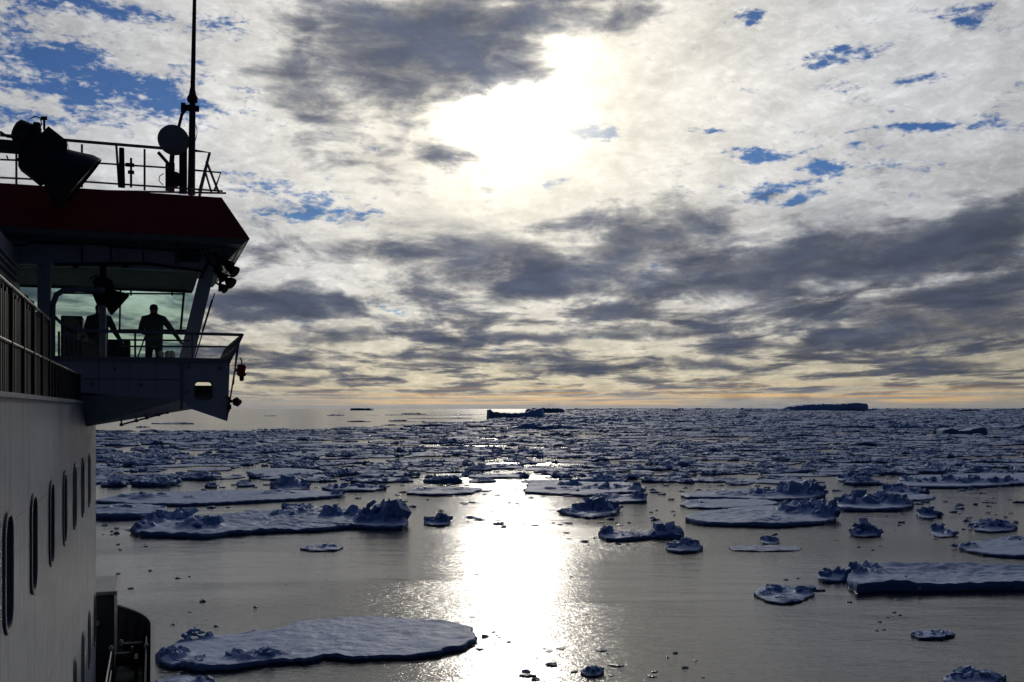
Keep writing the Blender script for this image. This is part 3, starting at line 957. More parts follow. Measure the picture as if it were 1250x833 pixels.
# flood lamps clustered under the outboard eave
for (px, py, r) in ((268, 318, .085), (278, 324, .11), (284, 331, .12), (270, 338, .10), (280, 345, .12), (272, 352, .09), (265, 329, .08)):
    p = onY(px, py, 21.2)
    fl = MB().lathe(p + Vector((-.05, 0, .05)), (.6, -.4, -.5), [(0, 0), (0, r * .5), (.06, r * .8), (.13, r), (.15, r), (.15, 0)], 16).build('flood_lamp', M['black'], bridge, smooth=True)
    MB().tube([p + Vector((-.05, 0, .05)), p + Vector((-.14, .06, .12))], .022, 6).build('arm', M['black'], fl)
mb = MB()
mb.tube([onY(262, 308, 21.25), onY(270, 330, 21.25), onY(268, 356, 21.25)], .03, 8)
mb.tube([onY(262, 334, 21.25), onY(285, 338, 21.25)], .02, 8)
mb.tube([onY(262, 358, 21.25), onY(238, 437, 21.25)], .014, 6)
mb.tube([onY(259, 366, 21.25), onY(247, 405, 21.25)], .02, 6)
mb.build('lamp_rack', M['black'], bridge)
# small camera lamp at the foot of the wing
cl = MB()
p = onY(284, 491, 20.8)
cl.lathe(p, (1, -.1, .05), [(0, 0), (0, .05), (.02, .07), (.10, .10), (.17, .03), (.18, 0)], 14)
cl.tube([onY(277, 484, 20.8), onY(281, 489, 20.8), p], .03, 8)
cl.tube([onY(279, 490, 20.8), onY(280, 503, 20.8)], .014, 6)
cl.box(onY(277, 500, 20.75), onY(282, 494, 20.85))
cl.build('side_lamp', M['black'], wing, smooth=True)

# red lifebuoy light hung on the rail: a thing of its own
lt = empty('lifebuoy_light', tuple(onY(295, 463, 20.75)))
tag(lt, 'small red lifebuoy light hanging outside the bridge wing railing', 'safety light')
p = onY(295, 453, 20.75)
MB().lathe(p + Vector((0, 0, -.11)), (0, 0, 1), [(0, 0), (0, .05), (.02, .085), (.08, .095), (.10, .075), (.16, .08), (.20, .095), (.24, .07), (.25, 0)], 16).build('float_body', M['buoy'], lt, smooth=True)
MB().lathe(p + Vector((0, 0, -.20)), (0, 0, 1), [(0, 0), (0, .03), (.03, .045), (.10, .045), (.10, 0)], 12).build('lamp_cap', M['black'], lt, smooth=True)
MB().tube([p + Vector((0, 0, .13)), p + Vector((0, 0, .2)), p + Vector((-.03, 0, .26))], .015, 6).box((p.x - .12, p.y - .02, p.z - .02), (p.x - .07, p.y + .02, p.z + .05)).build('bracket', M['steel'], lt)

# ------------------------------------------------------------------ people in the bridge
def person(joints, edges, radii, root, loc, rot, label, cols, name='person'):
    me = bpy.data.meshes.new('tmp_body')
    me.from_pydata([joints[k] for k in joints], [(list(joints).index(a), list(joints).index(b)) for a, b in edges], [])
    o = bpy.data.objects.new('tmp_body', me); C.objects.link(o)
    sk = o.modifiers.new('skin', 'SKIN'); sk.use_smooth_shade = True
    lay = me.skin_vertices[0].data if len(me.skin_vertices) else None
    if lay is None:
        bm = bmesh.new(); bm.from_mesh(me); bm.verts.layers.skin.verify(); bm.to_mesh(me); bm.free(); lay = me.skin_vertices[0].data
    for i, k in enumerate(joints):
        r = radii[k]; lay[i].radius = r if isinstance(r, tuple) else (r, r)
        lay[i].use_root = (k == root)
    ss = o.modifiers.new('sub', 'SUBSURF'); ss.levels = 2; ss.render_levels = 2
    dg = bpy.context.evaluated_depsgraph_get(); dg.update()
    m2 = bpy.data.meshes.new_from_object(o.evaluated_get(dg))
    m2.name = 'person'
    bpy.data.objects.remove(o)
    m2.materials.clear()
    for mm in (M[cols[0]], M[cols[1]], M['skin'], M['hair'], M['rubber']): m2.materials.append(mm)
    hz = joints['head'][2]; bx, by = joints['head'][0], joints['head'][1]
    hands = [Vector(joints[k]) for k in joints if k.startswith('palm') or k.startswith('f')]
    for pl in m2.polygons:
        c_ = pl.center
        if c_.z > joints['neck'][2] + .01 and (c_ - Vector(joints['head'])).length < .3:
            pl.material_index = 3 if (c_.z > hz + .03 or (c_.y < by - .02 and c_.z > hz - .06)) else 2
        elif any((c_ - h).length < .055 for h in hands): pl.material_index = 2
        elif c_.z < .09: pl.material_index = 4
        elif c_.z < joints['pelvis'][2] - .02: pl.material_index = 1
        else: pl.material_index = 0
        pl.use_smooth = True
    ob = bpy.data.objects.new(name, m2); link(ob)
    ob.location = loc; ob.rotation_euler = (0, 0, rot)
    tag(ob, label, 'person')
    return ob
def make_joints(larm, rarm, lean=0.0, turn=0.0):
    """faces +Y; larm / rarm: (elbow, wrist) for the -X and +X arm"""
    J = {'pelvis': (0, 0, .93), 'waist': (0, .01, 1.08), 'chest': (0, .01 + lean * .5, 1.30), 'sh': (0, 0 + lean, 1.43), 'neck': (0, .01 + lean, 1.52), 'jaw': (0, .03 + lean * 1.1, 1.60),
         'head': (0, .02 + lean * 1.15, 1.67), 'crown': (0, .01 + lean * 1.15, 1.75), 'nose': (0, .115 + lean * 1.1, 1.635),
         'earl': (-.085, .01 + lean * 1.1, 1.655), 'earr': (.085, .01 + lean * 1.1, 1.655)}
    E = [('pelvis', 'waist'), ('waist', 'chest'), ('chest', 'sh'), ('sh', 'neck'), ('neck', 'jaw'), ('jaw', 'head'), ('head', 'crown'), ('head', 'nose'), ('head', 'earl'), ('head', 'earr')]
    Rr = {'pelvis': (.19, .15), 'waist': (.19, .15), 'chest': (.215, .16), 'sh': (.19, .13), 'neck': .070, 'jaw': .080, 'head': .100, 'crown': .082, 'nose': .014, 'earl': .014, 'earr': .014}
    for s, nm, (eb, wr) in ((-1, 'l', larm), (1, 'r', rarm)):
        J['shl' + nm] = (s * .19, lean, 1.42); J['elb' + nm] = eb; J['wri' + nm] = wr
        d = (Vector(wr) - Vector(eb)).normalized()
        palm = Vector(wr) + d * .06
        J['palm' + nm] = tuple(palm)
        E += [('sh', 'shl' + nm), ('shl' + nm, 'elb' + nm), ('elb' + nm, 'wri' + nm), ('wri' + nm, 'palm' + nm)]
        Rr.update({'shl' + nm: .088, 'elb' + nm: .062, 'wri' + nm: .040, 'palm' + nm: .038})
        side_ = d.cross(Vector((0, 0, 1))).normalized()
        for i in range(4):
            o_ = (i - 1.5) * .022
            k1 = palm + d * .045 + side_ * o_; k2 = palm + d * (.075 + (.008 if i in (1, 2) else 0)) + side_ * o_ * 1.1 + Vector((0, 0, -.02))
            J[f'f{nm}{i}a'] = tuple(k1); J[f'f{nm}{i}b'] = tuple(k2)
            E += [('palm' + nm, f'f{nm}{i}a'), (f'f{nm}{i}a', f'f{nm}{i}b')]
            Rr[f'f{nm}{i}a'] = .010; Rr[f'f{nm}{i}b'] = .008
        tk = palm + side_ * (-s * .05) + d * .01
        J[f'ft{nm}'] = tuple(tk); E.append(('palm' + nm, f'ft{nm}')); Rr[f'ft{nm}'] = .010
        J['hip' + nm] = (s * .095, 0, .86); J['knee' + nm] = (s * .11, .02, .49); J['ank' + nm] = (s * .12, -.02, .09); J['toe' + nm] = (s * .14, .14, .045)
        E += [('pelvis', 'hip' + nm), ('hip' + nm, 'knee' + nm), ('knee' + nm, 'ank' + nm), ('ank' + nm, 'toe' + nm)]
        Rr.update({'hip' + nm: .095, 'knee' + nm: .062, 'ank' + nm: .045, 'toe' + nm: .04})
    return J, E, Rr
px2 = A(188, 400, 22.7)
J, E, Rr = make_joints(((-.27, .02, 1.16), (-.10, .20, 1.12)), ((.36, .10, 1.22), (.52, .24, 1.03)), .02)
person(J, E, Rr, 'pelvis', (px2.x, 22.7, floor), R(4), 'person standing behind the bridge window with an arm stretched out to the right', ('sweater', 'trousers'))
px1 = A(122, 400, 23.0)
J, E, Rr = make_joints(((-.27, .05, 1.15), (-.16, .28, 1.10)), ((.31, .04, 1.16), (.40, .20, .98)), .05)
o = person(J, E, Rr, 'pelvis', (px1.x - .02, 23.0, floor - .0), R(-6), 'person in dark jacket half hidden behind the lower searchlight at the bridge console', ('jacket', 'trousers'))

# ------------------------------------------------------------------ ice
def nz3(x, y, z): return noise.noise(Vector((x, y, z)))
def fbm(x, y, z, o=4):
    return noise.fractal(Vector((x, y, z)), .9, 2.1, o)
def cell(x, y, z):
    d, p = noise.voronoi(Vector((x, y, z)))
    return noise.cell(p[0] * 7.13), d[1] - d[0]
def star(outline, seg, seed, jag, f=1.0):
    """radius per direction of a closed outline around (0,0)"""
    P_ = [Vector((p[0], p[1])) for p in outline]
    n = len(P_); out_ = []
    for i in range(seg):
        a = 2 * math.pi * i / seg
        d = Vector((math.cos(a), math.sin(a))); best = 0
        for k in range(n):
            p, q = P_[k], P_[(k + 1) % n]
            e_ = q - p; det = d.x * (-e_.y) + e_.x * d.y
            if abs(det) < 1e-9: continue
            t = (p.x * (-e_.y) + e_.x * p.y) / det
            s = (d.x * p.y - d.y * p.x) / det
            if t > 0 and -.001 <= s <= 1.001: best = max(best, t)
        if best == 0: best = out_[-1] if out_ else 1.0
        out_.append(best)
    m = sum(out_) / seg
    res = []
    for i in range(seg):
        a = 2 * math.pi * i / seg
        r = out_[i]; x, y = r * math.cos(a), r * math.sin(a)
        k = f / m
        w_ = fbm(x * 2.2 * k, y * 2.2 * k, seed * 3.3, 5) * jag * m + fbm(x * 9 * k, y * 9 * k, seed * 1.7, 4) * jag * .6 * m
        res.append(max(.15 * m, r + w_))
    return res
def floe_arrays(outline, h, hum, seg, rings, seed, rough=.12, jag=.06, dish=0.0, f=1.0, tilt=(0, 0), blk=0.0):
    """outline round (0,0) in metres, freeboard h, hummocks (x, y, radius, height)"""
    rad = star(outline, seg, seed, jag, f)
    mrad = sum(rad) / seg
    vs = []; idx = []
    def top(x, y, t):
        z = h * (1 + .22 * fbm(x / mrad * 1.3 + seed, y / mrad * 1.3, seed, 3)) + dish * (t * t - .5)
        z += rough * fbm(x * .9, y * .9, seed * 2.1, 4)
        z += tilt[0] * x + tilt[1] * y
        if blk:
            c_, e_ = cell(x / mrad * 4.2 + seed, y / mrad * 4.2, seed)
            z += blk * max(0.0, c_ - .35) * (0.6 + .8 * nz3(x / mrad * 2 + seed, y / mrad * 2, 1))
        hm_ = 0.0
        for (hx, hy, hr, hh) in hum:
            dx_, dy_ = (x - hx), (y - hy)
            wob = 1 + .45 * fbm(x / hr * .9 + seed, y / hr * .9, seed * 1.1, 3)
            d2 = (dx_ * dx_ + dy_ * dy_) / (hr * hr * wob)
            if d2 < 3.2:
                c_, e_ = cell(x / hr * 1.9 + seed, y / hr * 1.9, seed)
                c2, e2_ = cell(x / hr * 5.0 + seed, y / hr * 5.0, seed)
                fall = 1 / (1 + d2 ** 3) * min(1.0, (3.2 - d2))
                hm_ = max(hm_, .72 * hh * fall * (.62 + .42 * c_ + .14 * c2) * (1 + .35 * fbm(x / hr * 2.2, y / hr * 2.2, seed + 4, 3)))
        z += hm_
        return max(z, .05)
    vs.append((0, 0, top(0, 0, 0)))
    for j in range(1, rings + 1):
        t = 1 - (1 - j / rings) ** 1.25
        for i in range(seg):
            a = 2 * math.pi * i / seg
            r = rad[i] * t; x, y = r * math.cos(a), r * math.sin(a)
            zz_ = top(x, y, t)
            if j == rings: zz_ = zz_ * (.80 + .18 * nz3(x * 1.3, y * 1.3, seed))
            vs.append((x, y, zz_))
    ntop = rings
    lw = .10 * h + .02
    for (k_, zf) in ((1, None), (2, None), (3, None), (4, None)):
        for i in range(seg):
            a = 2 * math.pi * i / seg
            bx_, by_, bz_ = vs[1 + (ntop - 1) * seg + i]
            n_ = nz3(bx_ * 1.7, by_ * 1.7, seed + k_ * 5)
            ca, sa = math.cos(a), math.sin(a)
            if k_ == 1: r, z = rad[i] + h * (.10 + .18 * n_), bz_ * (.55 + .15 * n_)
            elif k_ == 2: r, z = rad[i] + h * (-.05 + .2 * n_), .10 * min(bz_, 1) + .02
            elif k_ == 3: r, z = rad[i] + h * (.05 + .35 * n_), -.06
            else: r, z = rad[i] * .9, -1.0 - h
            vs.append((r * ca, r * sa, z))
    fs = [(0, 1 + i, 1 + (i + 1) % seg) for i in range(seg)]
    for j in range(ntop + 4 - 1):
        for i in range(seg):
            i2 = (i + 1) % seg
            a = 1 + j * seg; b = a + seg
            fs.append((a + i, b + i, b + i2, a + i2))
    return vs, fs
def add_blocks(arr, blocks, seed):
    """tilted broken blocks piled on the floe: (x, y, z of centre, size)"""
    vs, fs = arr
    rn = random.Random(int(seed * 100))
    for (x, y, z, sz) in blocks:
        k = len(vs)
        a, b, c_ = sz * rn.uniform(.7, 1.5), sz * rn.uniform(.5, 1.1), sz * rn.uniform(.28, .6)
        from_e = Matrix.Rotation(rn.uniform(0, 6.28), 3, 'Z') @ Matrix.Rotation(rn.gauss(0, .42), 3, 'X') @ Matrix.Rotation(rn.gauss(0, .35), 3, 'Y')
        for sx in (-1, 1):
            for sy_ in (-1, 1):
                for sz_ in (-1, 1):
                    v = Vector((sx * a * rn.uniform(.6, 1.0) * (.8 if sz_ > 0 else 1), sy_ * b * rn.uniform(.6, 1.0) * (.8 if sz_ > 0 else 1), sz_ * c_ * rn.uniform(.7, 1.1)))
                    v = from_e @ v
                    vs.append((x + v.x, y + v.y, z + v.z))
        fs += [(k, k + 1, k + 3, k + 2), (k + 4, k + 6, k + 7, k + 5), (k, k + 4, k + 5, k + 1), (k + 2, k + 3, k + 7, k + 6), (k, k + 2, k + 6, k + 4), (k + 1, k + 5, k + 7, k + 3)]
    return vs, fs
def pile(hum, h, seed, n_per, smin=.22, smax=.5, zk=1.0):
    rn = random.Random(int(seed * 77)); out_ = []
    for (hx, hy, hr, hh) in hum:
        for _ in range(n_per):
            rr = hr * 1.15 * rn.random() ** .6; a = rn.uniform(0, 6.28)
            f_ = 1 / (1 + (rr / hr) ** 6)
            s_ = min(hr * rn.uniform(smin, smax), hh * .62 * zk * (.6 + .6 * rn.random()))
            out_.append((hx + rr * math.cos(a), hy + rr * math.sin(a), h + hh * f_ * rn.uniform(.15, .82), s_))
    return out_
def ice_obj(name, arr, loc, smooth=True):
    me = bpy.data.meshes.new(name)
    me.from_pydata(arr[0], [], arr[1])
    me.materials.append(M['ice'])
    me.polygons.foreach_set('use_smooth', [True] * len(me.polygons))
    me.set_sharp_from_angle(angle=R(32))
    o = bpy.data.objects.new(name, me); o.location = loc
    return link(o)
FCOUNT = [0]
OCC = []          # occupied discs (x, y, r) of the placed floes
def floe_px(pts, h, hums, label, name='ice_floe', cat='ice floe', group=None, rough=.12, jag=.05, dish=0.0, dens=1.0, tilt=(0, 0)):
    """outline given by where its waterline stands in the photo; hummocks (px, py of foot, half width px, height px)"""
    W = [on_sea(x, y) for x, y in pts]
    cx_ = sum(p.x for p in W) / len(W); cy_ = sum(p.y for p in W) / len(W)
    # area centroid
    A2 = 0; gx = gy = 0; h = h * .62
    for i in range(len(W)):
        p, q = W[i], W[(i + 1) % len(W)]
        cr = p.x * q.y - q.x * p.y
        A2 += cr; gx += (p.x + q.x) * cr; gy += (p.y + q.y) * cr
    if abs(A2) > 1e-6: cx_, cy_ = gx / (3 * A2), gy / (3 * A2)
    loc = Vector((cx_, cy_, 0))
    out_ = [(p.x - cx_, p.y - cy_) for p in W]
    FCOUNT[0] += 1
    dist = loc.length
    HH = []
    for (x, y, wpx, hpx) in hums:
        p = on_sea(x, y) - loc
        dd_ = (p + loc).length
        HH.append((p.x, p.y, wpx * dd_ / F, hpx * 1.5 * dd_ / F))
    size = max(math.hypot(*p) for p in out_)
    pxs = size / dist * F
    seg = int(min(200, max(36, pxs * 1.15 * dens))); rings = int(min(46, max(8, pxs * .28 * dens)))
    arr = floe_arrays(out_, h, HH, seg, rings, FCOUNT[0] * 1.37, rough, jag, dish, tilt=tilt)
    arr = add_blocks(arr, pile(HH, h * .8, FCOUNT[0], 8, .25, .6), FCOUNT[0])
    o = ice_obj(name, arr, loc)
    tag(o, label, cat, group)
    # occupancy along its length
    for i in range(len(W)):
        OCC.append((W[i].x, W[i].y, 2.0)); 
    OCC.append((cx_, cy_, size * .7))
    return o
def ell(x0, x1, y0, y1, n=14, sk=0.0):
    cx_, cyy = (x0 + x1) / 2, (y0 + y1) / 2
    return [(cx_ + (x1 - x0) / 2 * math.cos(2 * math.pi * i / n) * (1 + .06 * math.sin(5 * i)), cyy + (y1 - y0) / 2 * math.sin(2 * math.pi * i / n) * (1 + .08 * math.cos(3 * i + sk))) for i in range(n)]

# nearest floe, bottom left
pts = [(198, 806), (214, 790), (240, 786), (288, 778), (345, 772), (368, 764), (430, 758), (490, 758), (545, 763), (575, 772), (580, 784), (562, 795), (528, 802), (500, 805), (470, 806),
       (430, 808), (395, 806), (370, 812), (330, 812), (288, 818), (250, 820), (232, 818), (215, 812)]
floe_px(pts, .55, [(237, 783, 9, 9), (222, 787, 8, 6), (250, 784, 9, 5), (300, 808, 18, 7), (325, 806, 12, 7), (345, 805, 8, 4), (205, 800, 7, 4), (215, 806, 16, 6), (240, 814, 20, 4)],
        'large flat snow covered floe nearest the camera, tiny blocks on its left end', rough=.07, jag=.05)
floe_px([(190, 806), (200, 799), (222, 799), (234, 806), (228, 815), (208, 818), (194, 812)], .5, [(212, 807, 16, 9)], 'dark lump of ice at the left tip of the nearest large floe', 'ice_lump', 'ice lump')
floe_px([(190, 834), (215, 830), (245, 829), (262, 834), (250, 842), (200, 843)], .3, [(247, 835, 9, 6), (210, 838, 12, 2)], 'low ice piece cut by the bottom edge below the nearest large floe')
# long floe with the big block at its right end
pts = [(163, 650), (172, 640), (200, 632), (262, 634), (300, 628), (380, 627), (440, 627), (492, 632), (500, 640), (494, 646), (450, 647), (430, 645), (380, 650), (330, 651), (280, 654), (250, 658), (200, 656), (168, 656)]
floe_px(pts, .95, [(478, 640, 20, 25), (452, 640, 15, 20), (492, 640, 9, 22), (432, 634, 10, 11), (404, 634, 11, 13), (245, 648, 24, 10), (222, 638, 16, 10), (190, 642, 14, 9), (365, 632, 24, 5), (340, 633, 12, 4), (175, 650, 12, 6)],
        'long floe with a tall jagged ice block standing on its right end', rough=.2)
floe_px(ell(344, 388, 620, 626), .5, [(365, 623, 18, 5), (352, 623, 8, 4)], 'small rough floe just behind the long floe with the tall block')
floe_px([(120, 614), (150, 606), (250, 602), (330, 601), (400, 603), (420, 607), (380, 611), (300, 615), (230, 618), (160, 618)], .8, [(170, 611, 30, 4), (340, 605, 20, 3), (410, 606, 10, 4), (232, 611, 8, 2)],
        'long narrow flat floe behind the one with the tall block, beside the ship')
floe_px([(100, 632), (118, 624), (170, 622), (200, 625), (203, 630), (180, 633), (130, 635)], 1.4, [(150, 627, 30, 3), (196, 627, 8, 3)], 'thick dark floe touching the ship wall, left of the long floe')
floe_px([(366, 671), (378, 667), (405, 666), (420, 669), (410, 673), (380, 674)], .32, [(400, 669, 10, 2.5), (378, 671, 6, 1.5)], 'small low floe alone on the open water below the long floe')
floe_px(ell(517, 550, 636, 643), .5, [(540, 639, 10, 9), (524, 639, 6, 6), (533, 640, 6, 5)], 'small craggy ice lump right of the tall block of the long floe', 'ice_lump', 'ice lump')
floe_px(ell(330, 378, 592, 600), .7, [(358, 596, 16, 11), (340, 597, 9, 7), (374, 597, 6, 6)], 'peaked ice hummock behind the long narrow floe')
floe_px(ell(392, 472, 594, 601), .7, [(430, 598, 24, 4), (410, 598, 12, 4), (455, 598, 12, 4)], 'long dark ridge of rubble at the near edge of the pack')
floe_px(ell(300, 392, 573, 583), .6, [(380, 580, 12, 2)], 'pale flat floe in the pack above the peaked hummock')
# centre
floe_px([(683, 628), (695, 622), (720, 617), (745, 617), (757, 623), (752, 629), (735, 632), (718, 634), (700, 631)], .6, [(735, 625, 15, 14), (722, 625, 12, 10), (708, 626, 10, 7), (750, 624, 8, 9), (693, 628, 9, 4)],
        'craggy heap of ice rubble in the centre, right of the bright lane', 'ice_heap', 'ice floe', rough=.3)
floe_px([(717, 612), (730, 607), (770, 606), (789, 609), (788, 614), (760, 615), (730, 614)], .7, [(742, 610, 16, 4), (778, 611, 10, 6)], 'flat topped dark floe just behind the central rubble heap')
floe_px([(640, 603), (645, 592), (700, 589), (760, 590), (788, 596), (780, 603), (740, 604), (715, 607), (680, 605)], .7, [(690, 600, 30, 3), (730, 599, 14, 4), (775, 600, 10, 6), (698, 595, 12, 5), (755, 598, 16, 3)],
        'broad pale floe at the top of the bright lane with a rubble rim')
floe_px([(497, 604), (505, 598), (560, 597), (590, 599), (575, 604), (530, 606)], .7, [(520, 601, 14, 3), (555, 601, 18, 2)], 'narrow dark floe left of the bright lane')
floe_px([(730, 655), (737, 650), (760, 653), (790, 654), (820, 653), (835, 654), (832, 659), (800, 658), (780, 660), (755, 662), (738, 661)], .75, [(740, 656, 8, 11), (815, 656, 16, 9), (826, 656, 9, 8), (765, 658, 16, 3)],
        'dumbbell shaped floe with a lump at each end, right of centre')
floe_px(ell(812, 858, 668, 676), .6, [(835, 671, 15, 9), (848, 672, 8, 5), (822, 672, 7, 4)], 'rounded ice lump just below the dumbbell shaped floe', 'ice_lump', 'ice lump')
floe_px([(838, 638), (845, 630), (900, 624), (960, 621), (1010, 622), (1021, 628), (1020, 638), (1000, 641), (950, 645), (905, 643), (860, 642)], .95,
        [(1008, 634, 13, 14), (985, 630, 20, 12), (965, 628, 14, 9), (940, 640, 26, 3), (1016, 634, 7, 12)], 'big floe with a flat snowy top and a rubble hill on its right end')
floe_px([(830, 618), (840, 612), (890, 611), (935, 612), (950, 616), (930, 620), (870, 622), (840, 621)], .5, [(850, 616, 10, 2)], 'thin bright flat floe directly behind the big floe with the rubble hill')
floe_px([(830, 606), (850, 603), (900, 600), (950, 599), (1000, 602), (1008, 607), (985, 611), (930, 612), (880, 610), (840, 610)], .8, [(985, 606, 18, 15), (960, 606, 16, 10), (930, 607, 20, 5), (890, 607, 20, 3), (1003, 606, 6, 9)],
        'dark floe rising to a rounded hill at its right, second behind the big floe')
floe_px([(1020, 620), (1030, 614), (1070, 611), (1105, 614), (1116, 620), (1100, 624), (1060, 625), (1030, 624)], .9, [(1050, 618, 20, 10), (1080, 617, 18, 9), (1100, 619, 12, 8), (1034, 618, 10, 7)],
        'lumpy dark ice floe right of the big floe with the rubble hill')
floe_px(ell(1090, 1142, 605, 612), .5, [], 'small pale flat floe behind the lumpy dark floe at the right')
floe_px([(1095, 592), (1100, 584), (1180, 581), (1250, 580), (1290, 584), (1260, 592), (1180, 597), (1110, 596)], .9, [(1115, 591, 14, 5), (1150, 591, 18, 6), (1190, 591, 16, 5), (1225, 591, 12, 5), (1170, 592, 12, 5), (1210, 592, 10, 5)],
        'wide pale floe with a dark rubble rim near the right edge')
floe_px(ell(1075, 1130, 598, 606), .6, [(1095, 602, 14, 7), (1115, 603, 12, 5)], 'rubble heap in front of the wide pale floe near the right edge', 'ice_heap')
floe_px(ell(1020, 1044, 583, 589), .8, [(1032, 586, 9, 5)], 'rounded dark lump left of the wide pale floe', 'ice_lump', 'ice lump')
floe_px([(890, 670), (905, 667), (950, 667), (980, 669), (975, 673), (930, 674), (895, 673)], .22, [], 'thin flat sliver of a floe with a small lump behind it')
floe_px(ell(929, 952, 660, 666), .4, [(940, 662, 9, 6)], 'small lump behind the thin flat sliver floe', 'ice_lump', 'ice lump')
floe_px(ell(1037, 1076, 650, 657), .5, [(1056, 653, 10, 10), (1068, 654, 7, 6), (1044, 654, 6, 4)], 'pointed ice lump on open water between the big floe and the right edge', 'ice_lump', 'ice lump')
floe_px(ell(1184, 1242, 642, 651), .5, [(1205, 646, 14, 6), (1225, 646, 12, 6), (1192, 647, 8, 3)], 'dark rubble heap behind the snowy floe at the right edge', 'ice_heap')
floe_px(ell(1120, 1146, 627, 634), .4, [(1134, 630, 10, 7)], 'small dark lump far right, below the lumpy dark floe', 'ice_lump', 'ice lump')
floe_px(ell(1136, 1168, 647, 657), .3, [(1146, 650, 7, 6), (1160, 654, 7, 4)], 'pair of joined ice chunks left of the dark rubble heap', 'ice_lump', 'ice lump')
floe_px([(920, 727), (928, 720), (950, 718), (985, 719), (994, 727), (980, 735), (955, 739), (935, 735)], .30, [(945, 722, 10, 5), (985, 725, 9, 6), (960, 734, 14, 3), (930, 727, 10, 2)],
        'small floe with raised snowy corners on open water at lower right')
floe_px(ell(997, 1034, 702, 712), .5, [(1010, 706, 8, 8), (1024, 707, 10, 6)], 'chunky ice lump left of the long thick floe at the right', 'ice_lump', 'ice lump')
floe_px([(1035, 716), (1042, 702), (1065, 697), (1120, 697), (1180, 697), (1250, 700), (1330, 704), (1340, 716), (1250, 721), (1190, 722), (1130, 723), (1080, 722), (1048, 726)], .95,
        [(1045, 708, 10, 9), (1062, 702, 10, 7), (1070, 706, 12, 4), (1100, 718, 40, 2)], 'long thick floe with a hollowed top cut by the right edge', dish=.45, rough=.12, jag=.03)
floe_px([(1170, 672), (1185, 665), (1220, 661), (1260, 658), (1320, 662), (1330, 674), (1290, 684), (1240, 682), (1200, 679)], .6, [(1180, 671, 12, 3), (1240, 662, 16, 3)], 'snowy floe at the right edge above the long thick floe', rough=.1)
floe_px([(1112, 776), (1120, 772), (1160, 773), (1167, 777), (1150, 781), (1122, 781)], .28, [(1150, 777, 14, 2.5), (1120, 777, 8, 2)], 'small dark slab alone on open water at lower right')
floe_px(ell(1150, 1228, 826, 842), .4, [(1190, 831, 22, 8), (1172, 833, 12, 5), (1215, 834, 12, 4)], 'craggy ice piece cut by the bottom edge at lower right')
floe_px(ell(708, 737, 818, 827), .25, [(722, 822, 11, 5)], 'small brown grey ice lump at the bottom centre', 'ice_lump', 'ice lump')

# scattered pieces, prototypes at three levels of detail
random.seed(11)
def unit_outline(sd, elong):
    rnd = random.Random(sd)
    n = 11
    return [((1 + rnd.uniform(-.22, .22)) * math.cos(2 * math.pi * i / n) * elong, (1 + rnd.uniform(-.22, .22)) * math.sin(2 * math.pi * i / n) / elong) for i in range(n)]
protos = {0: [], 1: [], 2: []}
KINDS_ = []
for i in range(18):
    rnd = random.Random(100 + i)
    flat = i % 3 == 0
    el_ = rnd.uniform(.85, 1.3)
    o_ = unit_outline(i, el_)
    if flat: hm = [(rnd.uniform(-.6, .6), rnd.uniform(-.6, .6), rnd.uniform(.18, .35), rnd.uniform(.04, .10)) for _ in range(4)]
    else: hm = [(rnd.uniform(-.75, .75), rnd.uniform(-.75, .75), rnd.uniform(.24, .55), rnd.uniform(.05, .24)) for _ in range(7)]
    KINDS_.append('flat' if flat else 'rough')
    for lod, (sg, rg) in enumerate(((34, 10), (18, 5), (9, 3))):
        arr = floe_arrays(o_, .10 if flat else .12, hm, sg, rg, 50 + i, .03, .10, blk=.02 if flat else .14)
        if not (lod == 2 and flat): arr = add_blocks(arr, pile(hm, .10, i + 5, (3 if flat else 6, 1 if flat else 3, 1)[lod], .3, .6, 1.2), i + lod)
        # scaled later: z from the unit form
        protos[lod].append(arr)
def z_fix(arr): return arr

def in_occ(x, y, r):
    for (ox, oy, orr) in OCC:
        if (x - ox) ** 2 + (y - oy) ** 2 < (orr + r) ** 2: return True
    return False
fwd2 = Vector((math.sin(YAW), math.cos(YAW))); rt2 = Vector((math.cos(YAW), -math.sin(YAW)))
def to_px(x, y):
    dpt = x * fwd2.x + y * fwd2.y
    lat = x * rt2.x + y * rt2.y
    return 625 + F * lat / dpt, 499 + F * HC / dpt * 1.0, dpt
def edge_y(px):                     # far edge of the pack on the left is open water
    return float(np.interp(px, [60, 300, 450, 520, 575, 640, 685, 705, 730], [527, 526.5, 523.5, 520, 516.5, 512.5, 506, 502, 499]))
def density(px, py, x, y):
    if py < edge_y(px) + 0.6 * nz3(px * .05, 0, 1): 
        return 0.0
    l = fbm(px * .005, py * .16 if py > 535 else py * .33, 2.0, 3)
    dens = 1.0
    near = 596 + 6 * nz3(px * .01, 3, 2)
    if 500 < px < 640: near -= 6
    if 840 < px < 1100: near -= 2
    if py > near: return 0.0
    k = (near - py) / 26.0
    dens = min(1.0, .30 + k)
    if py > 520:
        if l > .13: dens *= .06
        elif l > .02: dens *= .50
    lane = math.exp(-((px - (618 - (py - 540) * .1)) / 38.0) ** 2)
    if py > 522: dens *= 1 - .62 * lane
    return dens
placed = []
grid = {}
def try_place(x, y, r, ov):
    cs = 12.0 if r < 14 else 60.0 if r < 90 else 300.
    key = (int(x // cs), int(y // cs), cs)
    span = 1 + int(r // cs)
    for i in range(-span, span + 1):
        for j in range(-span, span + 1):
            for (ox, oy, orr) in grid.get((key[0] + i, key[1] + j, cs), ()):
                if (x - ox) ** 2 + (y - oy) ** 2 < ((orr + r) * ov) ** 2: return False
    grid.setdefault(key, []).append((x, y, r))
    return True
